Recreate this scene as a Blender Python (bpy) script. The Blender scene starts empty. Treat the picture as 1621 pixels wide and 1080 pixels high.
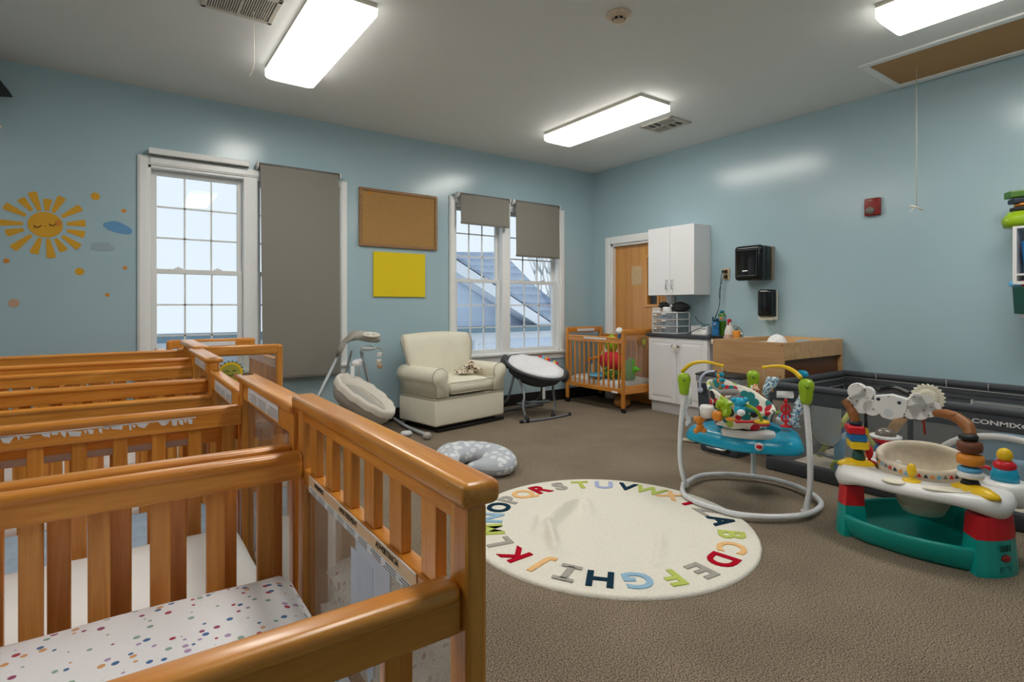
import bpy, bmesh, math, random
from mathutils import Vector, Matrix, noise
random.seed(7)
PI = math.pi
SC = bpy.context.scene
COL = SC.collection
R = math.radians

# ------------------------------------------------------------------ camera
FPX, CX, HY, CH, YAW = 873.0, 810.5, 485.0, 1.22, R(35.5)
cam_d = bpy.data.cameras.new('camera')
cam = bpy.data.objects.new('camera', cam_d)
COL.objects.link(cam)
cam_d.sensor_width = 36.0
cam_d.lens = FPX / 1621.0 * 36.0
cam_d.shift_x = 0.0
cam_d.shift_y = -(540.0 - HY) / 1621.0
cam_d.clip_start = 0.02
cam.location = (0, 0, CH)
cam.rotation_euler = (R(90), 0, -YAW)
SC.camera = cam

# ------------------------------------------------------------------ light
LAMP = 12.0
SKY = 0.69
SC.view_settings.view_transform = 'Standard'
SC.view_settings.look = 'None'
SC.view_settings.gamma = 1.0
SC.view_settings.exposure = 0.6
SC.view_settings.use_curve_mapping = False
w = bpy.data.worlds.new('overcast_sky')
SC.world = w
w.use_nodes = True
bgn = w.node_tree.nodes['Background']
bgn.inputs['Color'].default_value = (0.84, 0.92, 1.0, 1)
bgn.inputs['Strength'].default_value = SKY


def portal(name, x0, x1, z0, z1, y):
    l = bpy.data.lights.new(name, 'AREA')
    l.shape = 'RECTANGLE'
    l.size = x1 - x0
    l.size_y = z1 - z0
    l.cycles.is_portal = True
    o = bpy.data.objects.new(name, l)
    COL.objects.link(o)
    o.location = ((x0 + x1) / 2, y, (z0 + z1) / 2)
    o.rotation_euler = (R(-90), 0, 0)


portal('daylight_portal', 0.2, 1.8, 0.64, 2.4, 5.7)
portal('daylight_portal', 3.12, 4.68, 0.64, 2.4, 5.7)

# ------------------------------------------------------------------ pixel -> place on a real plane
FX, FY = math.sin(YAW), math.cos(YAW)
RX, RY = math.cos(YAW), -math.sin(YAW)


def ray(px, py):
    a = (px - CX) / FPX
    return Vector((FX + RX * a, FY + RY * a, (HY - py) / FPX))


def at_x(px, py, x):
    r = ray(px, py)
    t = x / r.x
    return Vector((x, r.y * t, CH + r.z * t))


def at_y(px, py, y):
    r = ray(px, py)
    t = y / r.y
    return Vector((r.x * t, y, CH + r.z * t))


def at_z(px, py, z=0.0):
    r = ray(px, py)
    t = (z - CH) / r.z
    return Vector((r.x * t, r.y * t, z))


def at_d(px, py, d):
    r = ray(px, py)
    return Vector((r.x * d, r.y * d, CH + r.z * d))


# ------------------------------------------------------------------ materials
def srgb(r, g, b):
    def f(c):
        c /= 255.0
        return c / 12.92 if c <= 0.04045 else ((c + 0.055) / 1.055) ** 2.4
    return (f(r), f(g), f(b), 1)


def newmat(name):
    m = bpy.data.materials.new(name)
    m.use_nodes = True
    nt = m.node_tree
    return m, nt, nt.nodes['Principled BSDF']


def mat(name, col, rough=0.5, metal=0.0, var=0.06, scale=30, bump=0.0, bscale=200, coat=0.0, spec=None, alpha=None, bdist=0.01):
    m, nt, p = newmat(name)
    n = nt.nodes
    L = nt.links
    tc = n.new('ShaderNodeTexCoord')
    nz = n.new('ShaderNodeTexNoise')
    nz.inputs['Scale'].default_value = scale
    L.new(tc.outputs['Object'], nz.inputs['Vector'])
    hs = n.new('ShaderNodeHueSaturation')
    mr = n.new('ShaderNodeMapRange')
    mr.inputs['To Min'].default_value = 1 - var * 2
    mr.inputs['To Max'].default_value = 1 + var * 2
    L.new(nz.outputs['Fac'], mr.inputs['Value'])
    L.new(mr.outputs['Result'], hs.inputs['Value'])
    hs.inputs['Color'].default_value = col
    L.new(hs.outputs['Color'], p.inputs['Base Color'])
    p.inputs['Roughness'].default_value = rough
    p.inputs['Metallic'].default_value = metal
    p.inputs['Coat Weight'].default_value = coat
    if spec is not None:
        p.inputs['Specular IOR Level'].default_value = spec
    if alpha is not None:
        p.inputs['Alpha'].default_value = alpha
    if bump:
        nb = n.new('ShaderNodeTexNoise')
        nb.inputs['Scale'].default_value = bscale
        nb.inputs['Detail'].default_value = 4
        L.new(tc.outputs['Object'], nb.inputs['Vector'])
        b = n.new('ShaderNodeBump')
        b.inputs['Strength'].default_value = bump
        b.inputs['Distance'].default_value = bdist
        L.new(nb.outputs['Fac'], b.inputs['Height'])
        L.new(b.outputs['Normal'], p.inputs['Normal'])
    return m


def wood(name, axis, c1, c2, rough=0.32, coat=0.25, fine=26.0):
    """grain runs along the given axis of the piece"""
    m, nt, p = newmat(name)
    n = nt.nodes
    L = nt.links
    tc = n.new('ShaderNodeTexCoord')
    mp = n.new('ShaderNodeMapping')
    sc = [fine, fine, fine]
    sc[axis] = fine / 16.0
    mp.inputs['Scale'].default_value = sc
    oi = n.new('ShaderNodeObjectInfo')
    ad = n.new('ShaderNodeVectorMath')
    ad.operation = 'ADD'
    ml = n.new('ShaderNodeMath')
    ml.operation = 'MULTIPLY'
    ml.inputs[1].default_value = 40.0
    L.new(oi.outputs['Random'], ml.inputs[0])
    L.new(tc.outputs['Object'], mp.inputs['Vector'])
    L.new(mp.outputs['Vector'], ad.inputs[0])
    L.new(ml.outputs[0], ad.inputs[1])
    nz = n.new('ShaderNodeTexNoise')
    nz.inputs['Scale'].default_value = 1.6
    nz.inputs['Detail'].default_value = 5
    nz.inputs['Roughness'].default_value = 0.62
    nz.inputs['Distortion'].default_value = 0.8
    L.new(ad.outputs[0], nz.inputs['Vector'])
    cr = n.new('ShaderNodeValToRGB')
    cr.color_ramp.elements[0].position = 0.32
    cr.color_ramp.elements[0].color = c1
    cr.color_ramp.elements[1].position = 0.66
    cr.color_ramp.elements[1].color = c2
    L.new(nz.outputs['Fac'], cr.inputs['Fac'])
    hs = n.new('ShaderNodeHueSaturation')
    mr = n.new('ShaderNodeMapRange')
    mr.inputs['To Min'].default_value = 0.86
    mr.inputs['To Max'].default_value = 1.12
    L.new(oi.outputs['Random'], mr.inputs['Value'])
    L.new(mr.outputs['Result'], hs.inputs['Value'])
    L.new(cr.outputs['Color'], hs.inputs['Color'])
    L.new(hs.outputs['Color'], p.inputs['Base Color'])
    p.inputs['Roughness'].default_value = rough
    p.inputs['Coat Weight'].default_value = coat
    p.inputs['Coat Roughness'].default_value = 0.15
    return m


PINE1, PINE2 = srgb(192, 116, 32), srgb(226, 156, 68)
WX = wood('honey_pine_x', 0, PINE1, PINE2)
WY = wood('honey_pine_y', 1, PINE1, PINE2)
WZ = wood('honey_pine_z', 2, PINE1, PINE2)
WD = wood('maple_door_veneer', 2, srgb(200, 136, 62), srgb(220, 160, 86), 0.3, 0.3, 7)
WT = wood('birch_plywood', 1, srgb(190, 146, 98), srgb(210, 168, 120), 0.45, 0.1, 9)
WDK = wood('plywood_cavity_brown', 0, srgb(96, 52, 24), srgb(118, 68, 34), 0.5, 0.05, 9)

M = {}
M['wall'] = mat('blue_wall_paint', srgb(168, 194, 204), 0.2, var=0.015, scale=3, bump=0.05, bscale=260, bdist=0.004)
M['ceiling'] = mat('white_ceiling_paint', srgb(228, 231, 230), 0.65, var=0.01, scale=3, bump=0.05, bscale=200, bdist=0.004)
M['trim'] = mat('white_trim_paint', srgb(238, 240, 240), 0.3, var=0.015)
M['trim2'] = mat('vinyl_sash_white', srgb(228, 230, 230), 0.35, var=0.01)
M['rubber'] = mat('black_cove_base', srgb(26, 27, 29), 0.45)
M['white'] = mat('white_plastic', srgb(232, 232, 232), 0.3, var=0.01)
M['whitecab'] = mat('white_laminate', srgb(232, 233, 236), 0.28, var=0.012, scale=8)
M['cream'] = mat('cream_plastic', srgb(236, 230, 212), 0.3, var=0.01)
M['black'] = mat('gloss_black_plastic', srgb(12, 13, 15), 0.12, var=0.02)
M['mblack'] = mat('matt_black_plastic', srgb(22, 23, 26), 0.5)
M['dgrey'] = mat('dark_grey_plastic', srgb(60, 63, 68), 0.4)
M['grey'] = mat('mid_grey_metal', srgb(120, 126, 132), 0.35, metal=0.4)
M['steel'] = mat('brushed_steel', srgb(170, 172, 174), 0.25, metal=1.0)
M['chrome'] = mat('chrome', srgb(210, 212, 214), 0.08, metal=1.0)
M['shade'] = mat('taupe_shade_cloth', srgb(132, 129, 121), 0.85, var=0.03, scale=400, bump=0.1, bscale=700, bdist=0.002)
M['shade2'] = mat('taupe_roller_metal', srgb(112, 108, 100), 0.5)
M['cork'] = mat('cork', srgb(172, 132, 78), 0.9, var=0.16, scale=130, bump=0.2, bscale=150, bdist=0.004)
M['corkframe'] = wood('brown_cork_frame', 0, srgb(134, 98, 60), srgb(160, 120, 78), 0.5, 0.0)
M['yellowboard'] = mat('yellow_board', srgb(232, 206, 12), 0.75, var=0.01)
M['upholstery'] = mat('cream_upholstery', srgb(234, 229, 210), 0.85, var=0.03, scale=6, bump=0.15, bscale=500, bdist=0.003)
M['piping'] = mat('grey_piping', srgb(186, 180, 168), 0.8)
M['seatbeige'] = mat('beige_plush', srgb(218, 212, 202), 0.9, var=0.03, scale=20, bump=0.3, bscale=240, bdist=0.004)
M['padwhite'] = mat('white_pad_fabric', srgb(236, 236, 240), 0.9, var=0.03, scale=40, bump=0.25, bscale=120, bdist=0.005)
M['charcoal'] = mat('charcoal_fabric', srgb(66, 70, 78), 0.8, bump=0.2, bscale=400, bdist=0.003)
M['penfab'] = mat('slate_pen_fabric', srgb(70, 74, 80), 0.75, var=0.08, scale=12, bump=0.2, bscale=90, bdist=0.006)
M['penpipe'] = mat('grey_pen_piping', srgb(150, 148, 146), 0.7)
M['taupepl'] = mat('taupe_plastic', srgb(176, 172, 164), 0.35)
M['tubegrey'] = mat('pale_grey_tube', srgb(186, 194, 200), 0.3)
M['tubewhite'] = mat('white_enamel_tube', srgb(226, 228, 232), 0.25)
M['lime'] = mat('lime_green_plastic', srgb(150, 186, 30), 0.3, var=0.03)
M['green'] = mat('leaf_green_plush', srgb(96, 172, 44), 0.8, var=0.08, bump=0.3, bscale=200)
M['dkgreen'] = mat('dark_green_plastic', srgb(22, 74, 66), 0.35)
M['teal'] = mat('teal_green_plastic', srgb(10, 158, 148), 0.28, var=0.02)
M['aqua'] = mat('aqua_blue_plastic', srgb(22, 164, 204), 0.25, var=0.02)
M['blue'] = mat('blue_plastic', srgb(28, 112, 172), 0.35)
M['sky'] = mat('sky_blue_plastic', srgb(90, 170, 216), 0.35)
M['paleblue'] = mat('pale_blue_plastic', srgb(128, 168, 196), 0.35)
M['red'] = mat('red_plastic', srgb(206, 22, 38), 0.3, var=0.02)
M['redplush'] = mat('red_plush', srgb(214, 34, 58), 0.75, var=0.05, bump=0.3)
M['dkred'] = mat('dark_red_metal', srgb(132, 24, 16), 0.35)
M['orange'] = mat('orange_plastic', srgb(226, 140, 40), 0.4)
M['yellow'] = mat('yellow_plastic', srgb(238, 196, 20), 0.35, var=0.02)
M['branch'] = mat('brown_branch_plastic', srgb(146, 90, 44), 0.45, var=0.1)
M['brown'] = mat('brown_plastic', srgb(110, 62, 40), 0.45)
M['navy'] = mat('navy_plastic', srgb(24, 42, 60), 0.4)
M['counter'] = mat('dark_slate_laminate', srgb(66, 70, 78), 0.3, var=0.05, scale=120)
M['creamtop'] = mat('cream_laminate', srgb(222, 214, 194), 0.35)
M['paper'] = mat('white_paper', srgb(238, 238, 238), 0.8)
M['towel'] = mat('white_towel', srgb(240, 240, 240), 0.95, bump=0.5, bscale=60, bdist=0.01)
M['hatch'] = mat('brown_hatch_board', srgb(178, 134, 80), 0.6, var=0.05, scale=6)
M['beigepl'] = mat('beige_detector_plastic', srgb(214, 194, 168), 0.45)
M['vent'] = mat('off_white_vent_metal', srgb(196, 192, 180), 0.5)
M['mattress'] = mat('white_vinyl_mattress', srgb(232, 232, 232), 0.45, var=0.02, scale=5)
M['bluesheet'] = mat('blue_grey_sheet', srgb(150, 170, 190), 0.85, var=0.15, scale=14, bump=0.4, bscale=20, bdist=0.02)
M['string'] = mat('off_white_cord', srgb(206, 202, 186), 0.8)
M['decal_y'] = mat('mustard_sticker', srgb(214, 160, 24), 0.5, var=0.04, scale=9)
M['decal_o'] = mat('orange_sticker', srgb(208, 134, 40), 0.5, var=0.08, scale=60)
M['decal_p'] = mat('peach_sticker', srgb(196, 160, 136), 0.5)
M['decal_b'] = mat('blue_cloud_sticker', srgb(96, 152, 196), 0.5, var=0.06, scale=40)
M['decal_g'] = mat('grey_cloud_sticker', srgb(150, 170, 182), 0.5)
M['decal_d'] = mat('dark_face_ink', srgb(84, 54, 24), 0.5)
M['ink'] = mat('printed_ink', srgb(40, 38, 40), 0.7)
M['label'] = mat('white_warning_label', srgb(226, 230, 236), 0.45)
M['labelclear'] = mat('clear_warning_label', srgb(222, 190, 150), 0.4)
M['siding'] = mat('pale_siding', srgb(232, 238, 248), 0.8)
M['rake'] = mat('white_rake_board', srgb(246, 248, 252), 0.6)
M['gutter'] = mat('blue_grey_gutter', srgb(120, 146, 160), 0.6)
M['ground'] = mat('outdoor_ground', srgb(130, 140, 130), 0.9)
M['bottle_w'] = mat('milky_bottle', srgb(226, 220, 214), 0.3)
M['bottle_g'] = mat('green_bottle', srgb(66, 116, 24), 0.25)
M['sponge'] = mat('orange_sponge', srgb(228, 150, 60), 0.9)
M['woodnat'] = mat('light_wood_toy', srgb(216, 164, 96), 0.5, var=0.08)
M['ltgreen'] = mat('yellow_green_wood', srgb(186, 190, 84), 0.5)
M['smoked'] = mat('smoked_dome', srgb(120, 112, 104), 0.12)


def emis(name, col, s):
    m, nt, p = newmat(name)
    p.inputs['Base Color'].default_value = col
    p.inputs['Emission Color'].default_value = col
    p.inputs['Emission Strength'].default_value = s
    return m


M['tube_light'] = emis('fluorescent_diffuser', (1.0, 0.955, 0.88, 1), LAMP)
_nt = M['tube_light'].node_tree
_g = _nt.nodes.new('ShaderNodeNewGeometry')      # the tubes shine hardest through the flat bottom of the lens
_x = _nt.nodes.new('ShaderNodeSeparateXYZ')
_m = _nt.nodes.new('ShaderNodeMapRange')
_m.inputs['From Min'].default_value = 0.0
_m.inputs['From Max'].default_value = -0.9
_m.inputs['To Min'].default_value = LAMP * 0.16
_m.inputs['To Max'].default_value = LAMP
_nt.links.new(_g.outputs['Normal'], _x.inputs[0])
_nt.links.new(_x.outputs['Z'], _m.inputs['Value'])
_nt.links.new(_m.outputs['Result'], _nt.nodes['Principled BSDF'].inputs['Emission Strength'])


def clear(name, tint=(1, 1, 1, 1), rough=0.03, spec=1.0, haze=0.0):
    m, nt, p = newmat(name)
    n = nt.nodes
    L = nt.links
    n.remove(p)
    out = n['Material Output']
    t = n.new('ShaderNodeBsdfTransparent')
    t.inputs['Color'].default_value = tint
    g = n.new('ShaderNodeBsdfGlossy')
    g.inputs['Roughness'].default_value = rough
    fr = n.new('ShaderNodeFresnel')
    ge = n.new('ShaderNodeNewGeometry')
    mi_ = n.new('ShaderNodeMapRange')
    mi_.inputs['To Min'].default_value = 1.5
    mi_.inputs['To Max'].default_value = 1 / 1.5
    L.new(ge.outputs['Backfacing'], mi_.inputs['Value'])
    L.new(mi_.outputs['Result'], fr.inputs['IOR'])
    mu = n.new('ShaderNodeMath')
    mu.operation = 'MULTIPLY'
    mu.inputs[1].default_value = spec
    L.new(fr.outputs[0], mu.inputs[0])
    mx = n.new('ShaderNodeMixShader')
    L.new(mu.outputs[0], mx.inputs[0])
    L.new(t.outputs[0], mx.inputs[1])
    L.new(g.outputs[0], mx.inputs[2])
    last = mx
    if haze:
        d = n.new('ShaderNodeBsdfDiffuse')
        d.inputs['Color'].default_value = (0.75, 0.75, 0.72, 1)
        nz = n.new('ShaderNodeTexNoise')
        nz.inputs['Scale'].default_value = 14
        mm = n.new('ShaderNodeMath')
        mm.operation = 'MULTIPLY'
        mm.inputs[1].default_value = haze * 2
        L.new(nz.outputs['Fac'], mm.inputs[0])
        m2 = n.new('ShaderNodeMixShader')
        L.new(mm.outputs[0], m2.inputs[0])
        L.new(mx.outputs[0], m2.inputs[1])
        L.new(d.outputs[0], m2.inputs[2])
        last = m2
    L.new(last.outputs[0], out.inputs['Surface'])
    return m


M['glass'] = clear('window_glass', (0.97, 0.99, 1, 1), 0.01, 0.5)
M['plexi'] = clear('clear_crib_panel', (0.93, 0.93, 0.92, 1), 0.04, 1.6, 0.035)
M['drawerclear'] = clear('clear_drawer_plastic', (0.72, 0.80, 0.86, 1), 0.1, 1.0, 0.16)


def mesh_mat(name, col, a):
    m, nt, p = newmat(name)
    n = nt.nodes
    L = nt.links
    n.remove(p)
    out = n['Material Output']
    t = n.new('ShaderNodeBsdfTransparent')
    d = n.new('ShaderNodeBsdfDiffuse')
    d.inputs['Color'].default_value = col
    mx = n.new('ShaderNodeMixShader')
    nz = n.new('ShaderNodeTexNoise')
    nz.inputs['Scale'].default_value = 5
    mr = n.new('ShaderNodeMapRange')
    mr.inputs['To Min'].default_value = a - 0.06
    mr.inputs['To Max'].default_value = a + 0.06
    L.new(nz.outputs['Fac'], mr.inputs['Value'])
    L.new(mr.outputs['Result'], mx.inputs[0])
    L.new(t.outputs[0], mx.inputs[1])
    L.new(d.outputs[0], mx.inputs[2])
    L.new(mx.outputs[0], out.inputs['Surface'])
    return m


M['mesh'] = mesh_mat('grey_see_through_netting', srgb(178, 178, 176), 0.18)
M['meshdark'] = mesh_mat('dark_see_through_netting', srgb(70, 74, 80), 0.62)
M['tape'] = mesh_mat('translucent_tape', srgb(214, 224, 240), 0.62)


def pattern_mat(name, base, cols, scale, size, rough=0.85, rnd=1.0, bump=0.0):
    """printed fabric: spots of several colours on a plain ground"""
    m, nt, p = newmat(name)
    n = nt.nodes
    L = nt.links
    tc = n.new('ShaderNodeTexCoord')
    v = n.new('ShaderNodeTexVoronoi')
    v.inputs['Scale'].default_value = scale
    v.inputs['Randomness'].default_value = rnd
    L.new(tc.outputs['Object'], v.inputs['Vector'])
    cr = n.new('ShaderNodeValToRGB')
    cr.color_ramp.interpolation = 'CONSTANT'
    els = cr.color_ramp.elements
    while len(els) < len(cols):
        els.new(0.5)
    for i, c in enumerate(cols):
        els[i].position = i / len(cols)
        els[i].color = c
    sp = n.new('ShaderNodeSeparateColor')
    L.new(v.outputs['Color'], sp.inputs[0])
    L.new(sp.outputs[0], cr.inputs['Fac'])
    lt = n.new('ShaderNodeMath')
    lt.operation = 'LESS_THAN'
    lt.inputs[1].default_value = size
    L.new(v.outputs['Distance'], lt.inputs[0])
    mx = n.new('ShaderNodeMix')
    mx.data_type = 'RGBA'
    mx.inputs[6].default_value = base
    L.new(lt.outputs[0], mx.inputs[0])
    L.new(cr.outputs['Color'], mx.inputs[7])
    L.new(mx.outputs[2], p.inputs['Base Color'])
    p.inputs['Roughness'].default_value = rough
    if bump:
        nb = n.new('ShaderNodeTexNoise')
        nb.inputs['Scale'].default_value = 22
        L.new(tc.outputs['Object'], nb.inputs['Vector'])
        b = n.new('ShaderNodeBump')
        b.inputs['Strength'].default_value = bump
        b.inputs['Distance'].default_value = 0.02
        L.new(nb.outputs['Fac'], b.inputs['Height'])
        L.new(b.outputs['Normal'], p.inputs['Normal'])
    return m


M['sheet'] = pattern_mat('printed_crib_sheet', srgb(234, 234, 238), [srgb(150, 70, 110), srgb(70, 110, 160), srgb(216, 160, 110), srgb(140, 170, 160), srgb(176, 150, 190), srgb(170, 60, 80)], 52, 0.27, bump=0.3)
M['dots'] = pattern_mat('dotted_seat_fabric', srgb(232, 228, 216), [srgb(24, 122, 124), srgb(196, 28, 48), srgb(110, 108, 108), srgb(24, 122, 124), srgb(196, 28, 48), srgb(42, 44, 50), srgb(170, 196, 80)], 15, 0.5)
M['giraffe'] = pattern_mat('giraffe_print_plush', srgb(226, 214, 194), [srgb(96, 62, 40), srgb(130, 84, 52), srgb(60, 44, 36)], 34, 0.42)
M['leafprint'] = pattern_mat('grey_leaf_print', srgb(188, 194, 204), [srgb(228, 232, 236), srgb(222, 226, 232)], 19, 0.42, bump=0.2)
M['bluespeck'] = pattern_mat('blue_speckled_strap', srgb(210, 224, 232), [srgb(30, 110, 160), srgb(60, 140, 180)], 70, 0.45)
M['redspeck'] = pattern_mat('red_speckled_strap', srgb(222, 190, 150), [srgb(200, 40, 60), srgb(170, 50, 60)], 70, 0.45)
M['playmat'] = pattern_mat('cream_play_mat', srgb(222, 212, 192), [srgb(206, 178, 152), srgb(170, 170, 170), srgb(196, 200, 150)], 4.2, 0.22, rnd=0.8)
M['busy'] = pattern_mat('multicolour_toy_print', srgb(210, 120, 70), [srgb(40, 150, 160), srgb(200, 50, 60), srgb(220, 180, 60), srgb(60, 120, 60)], 40, 0.5)


def carpet_mat():
    m, nt, p = newmat('taupe_loop_carpet')
    n = nt.nodes
    L = nt.links
    tc = n.new('ShaderNodeTexCoord')
    a = n.new('ShaderNodeTexNoise')
    a.inputs['Scale'].default_value = 175
    a.inputs['Detail'].default_value = 3
    b = n.new('ShaderNodeTexNoise')
    b.inputs['Scale'].default_value = 2.2
    b.inputs['Detail'].default_value = 5
    for q in (a, b):
        L.new(tc.outputs['Object'], q.inputs['Vector'])
    cr = n.new('ShaderNodeValToRGB')
    cr.color_ramp.elements[0].position = 0.36
    cr.color_ramp.elements[0].color = srgb(78, 68, 57)
    cr.color_ramp.elements[1].position = 0.62
    cr.color_ramp.elements[1].color = srgb(164, 149, 130)
    L.new(a.outputs['Fac'], cr.inputs['Fac'])
    hs = n.new('ShaderNodeHueSaturation')
    mr = n.new('ShaderNodeMapRange')
    mr.inputs['From Min'].default_value = 0.3
    mr.inputs['From Max'].default_value = 0.7
    mr.inputs['To Min'].default_value = 0.88
    mr.inputs['To Max'].default_value = 1.12
    L.new(b.outputs['Fac'], mr.inputs['Value'])
    L.new(mr.outputs['Result'], hs.inputs['Value'])
    L.new(cr.outputs['Color'], hs.inputs['Color'])
    L.new(hs.outputs['Color'], p.inputs['Base Color'])
    bp = n.new('ShaderNodeBump')
    bp.inputs['Strength'].default_value = 0.5
    bp.inputs['Distance'].default_value = 0.01
    L.new(a.outputs['Fac'], bp.inputs['Height'])
    L.new(bp.outputs['Normal'], p.inputs['Normal'])
    p.inputs['Roughness'].default_value = 0.97
    p.inputs['Specular IOR Level'].default_value = 0.1
    return m


M['carpet'] = carpet_mat()
M['rug'] = mat('cream_tufted_rug', srgb(244, 240, 228), 0.98, var=0.04, scale=60, bump=0.7, bscale=160, bdist=0.01, spec=0.05)
RUGC = dict(n=srgb(30, 58, 76), l=srgb(196, 210, 110), p=srgb(246, 200, 140), r=srgb(186, 20, 44), g=srgb(176, 172, 164), b=srgb(158, 196, 222), v=srgb(178, 190, 224))
for k_, c_ in RUGC.items():
    M['rug_' + k_] = mat('tufted_letter_yarn', c_, 0.98, var=0.05, scale=90, bump=0.7, bscale=160, bdist=0.008, spec=0.05)


def siding_mat(name, c1, c2, step, axis='Z'):
    m, nt, p = newmat(name)
    n = nt.nodes
    L = nt.links
    tc = n.new('ShaderNodeTexCoord')
    wv = n.new('ShaderNodeTexWave')
    wv.bands_direction = axis
    wv.wave_profile = 'SAW'
    wv.inputs['Scale'].default_value = step
    L.new(tc.outputs['Object'], wv.inputs['Vector'])
    nz = n.new('ShaderNodeTexNoise')
    nz.inputs['Scale'].default_value = 6
    L.new(tc.outputs['Object'], nz.inputs['Vector'])
    mm = n.new('ShaderNodeMix')
    mm.data_type = 'RGBA'
    mm.inputs[6].default_value = c1
    mm.inputs[7].default_value = c2
    ad = n.new('ShaderNodeMath')
    ad.operation = 'MULTIPLY'
    L.new(wv.outputs['Fac'], ad.inputs[0])
    L.new(nz.outputs['Fac'], ad.inputs[1])
    L.new(ad.outputs[0], mm.inputs[0])
    L.new(mm.outputs[2], p.inputs['Base Color'])
    p.inputs['Roughness'].default_value = 0.9
    return m


M['shingle'] = siding_mat('grey_shingle', srgb(176, 190, 208), srgb(110, 124, 150), 1.6)
M['clapboard'] = siding_mat('pale_clapboard', srgb(226, 236, 250), srgb(206, 220, 242), 1.2)


# ------------------------------------------------------------------ mesh builder
class MB:
    def __init__(s):
        s.V, s.F, s.S, s.I = [], [], [], []

    def take(s, bm, M4=None, smooth=False, mi=0):
        if M4 is not None:
            bm.transform(M4)
        bmesh.ops.recalc_face_normals(bm, faces=bm.faces[:])
        bm.verts.index_update()
        o = len(s.V)
        s.V += [v.co.copy() for v in bm.verts]
        for f in bm.faces:
            s.F.append([o + v.index for v in f.verts])
            s.S.append(smooth)
            s.I.append(mi)
        bm.free()
        return s

    def box(s, x0, x1, y0, y1, z0, z1, bev=0.0, M4=None, mi=0, seg=2, smooth=False):
        bm = bmesh.new()
        bmesh.ops.create_cube(bm, size=1)
        bm.transform(Matrix.Translation(((x0 + x1) / 2, (y0 + y1) / 2, (z0 + z1) / 2)) @ Matrix.Diagonal((abs(x1 - x0), abs(y1 - y0), abs(z1 - z0), 1)))
        if bev:
            b = min(bev, 0.49 * min(abs(x1 - x0), abs(y1 - y0), abs(z1 - z0)))
            bmesh.ops.bevel(bm, geom=bm.edges[:], offset=b, segments=seg, profile=0.5, affect='EDGES')
            if seg > 2:
                smooth = True
        return s.take(bm, M4, smooth, mi)

    def prism(s, poly, z0, z1, bev=0.0, M4=None, mi=0, seg=2, smooth=False):
        bm = bmesh.new()
        vs = [bm.verts.new((p[0], p[1], z0)) for p in poly]
        f = bm.faces.new(vs)
        r = bmesh.ops.extrude_face_region(bm, geom=[f])
        bmesh.ops.translate(bm, verts=[v for v in r['geom'] if isinstance(v, bmesh.types.BMVert)], vec=(0, 0, z1 - z0))
        if bev:
            ed = [e for e in bm.edges if abs(e.verts[0].co.z - e.verts[1].co.z) < 1e-6]
            bmesh.ops.bevel(bm, geom=ed, offset=bev, segments=seg, profile=0.5, affect='EDGES')
        return s.take(bm, M4, smooth, mi)

    def loft(s, rings, closed=True, caps=True, smooth=True, mi=0, M4=None, loop=False):
        bm = bmesh.new()
        rv = [[bm.verts.new(p) for p in rg] for rg in rings]
        n = len(rings[0])
        m = len(rv)
        for i in range(m if loop else m - 1):
            a, b = rv[i], rv[(i + 1) % m]
            for j in range(n if closed else n - 1):
                k = (j + 1) % n
                bm.faces.new((a[j], a[k], b[k], b[j]))
        if caps and closed and not loop:
            bm.faces.new(rv[0])
            bm.faces.new(rv[-1])
        return s.take(bm, M4, smooth, mi)

    def lathe(s, prof, seg=24, M4=None, mi=0, sx=1, sy=1, smooth=True, caps=True):
        rings = [[(max(r, 1e-4) * sx * math.cos(2 * PI * i / seg), max(r, 1e-4) * sy * math.sin(2 * PI * i / seg), z) for i in range(seg)] for r, z in prof]
        return s.loft(rings, M4=M4, mi=mi, smooth=smooth, caps=caps)

    def ell(s, c, r, M4=None, mi=0, u=20, v=12):
        bm = bmesh.new()
        bmesh.ops.create_uvsphere(bm, u_segments=u, v_segments=v, radius=1)
        r = (r, r, r) if isinstance(r, (int, float)) else r
        bm.transform(Matrix.Translation(c) @ Matrix.Diagonal((r[0], r[1], r[2], 1)))
        return s.take(bm, M4, True, mi)

    def tube(s, pts, r, seg=10, closed=False, mi=0, M4=None, sub=0):
        pts = [Vector(p) for p in pts]
        if sub:
            pts = spline(pts, sub, closed)
        n = len(pts)
        rings = []
        up = None
        for i in range(n):
            if closed:
                t = pts[(i + 1) % n] - pts[i - 1]
            else:
                t = pts[min(i + 1, n - 1)] - pts[max(i - 1, 0)]
            t.normalize()
            if up is None:
                up = Vector((0, 0, 1)) if abs(t.z) < 0.9 else Vector((1, 0, 0))
            a = t.cross(up)
            a.normalize()
            b = a.cross(t)
            up = b
            rr = r[min(i * len(r) // n, len(r) - 1)] if isinstance(r, (list, tuple)) else r
            rings.append([pts[i] + a * rr * math.cos(2 * PI * k / seg) + b * rr * math.sin(2 * PI * k / seg) for k in range(seg)])
        return s.loft(rings, mi=mi, M4=M4, loop=closed)

    def grid(s, fn, nu, nv, smooth=True, mi=0, wrap=False, M4=None):
        bm = bmesh.new()
        vs = [[bm.verts.new(fn(i / nu, j / nv)) for j in range(nv + 1)] for i in range(nu + (0 if wrap else 1))]
        for i in range(nu):
            for j in range(nv):
                k = (i + 1) % nu if wrap else i + 1
                bm.faces.new((vs[i][j], vs[k][j], vs[k][j + 1], vs[i][j + 1]))
        return s.take(bm, M4, smooth, mi)

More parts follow.
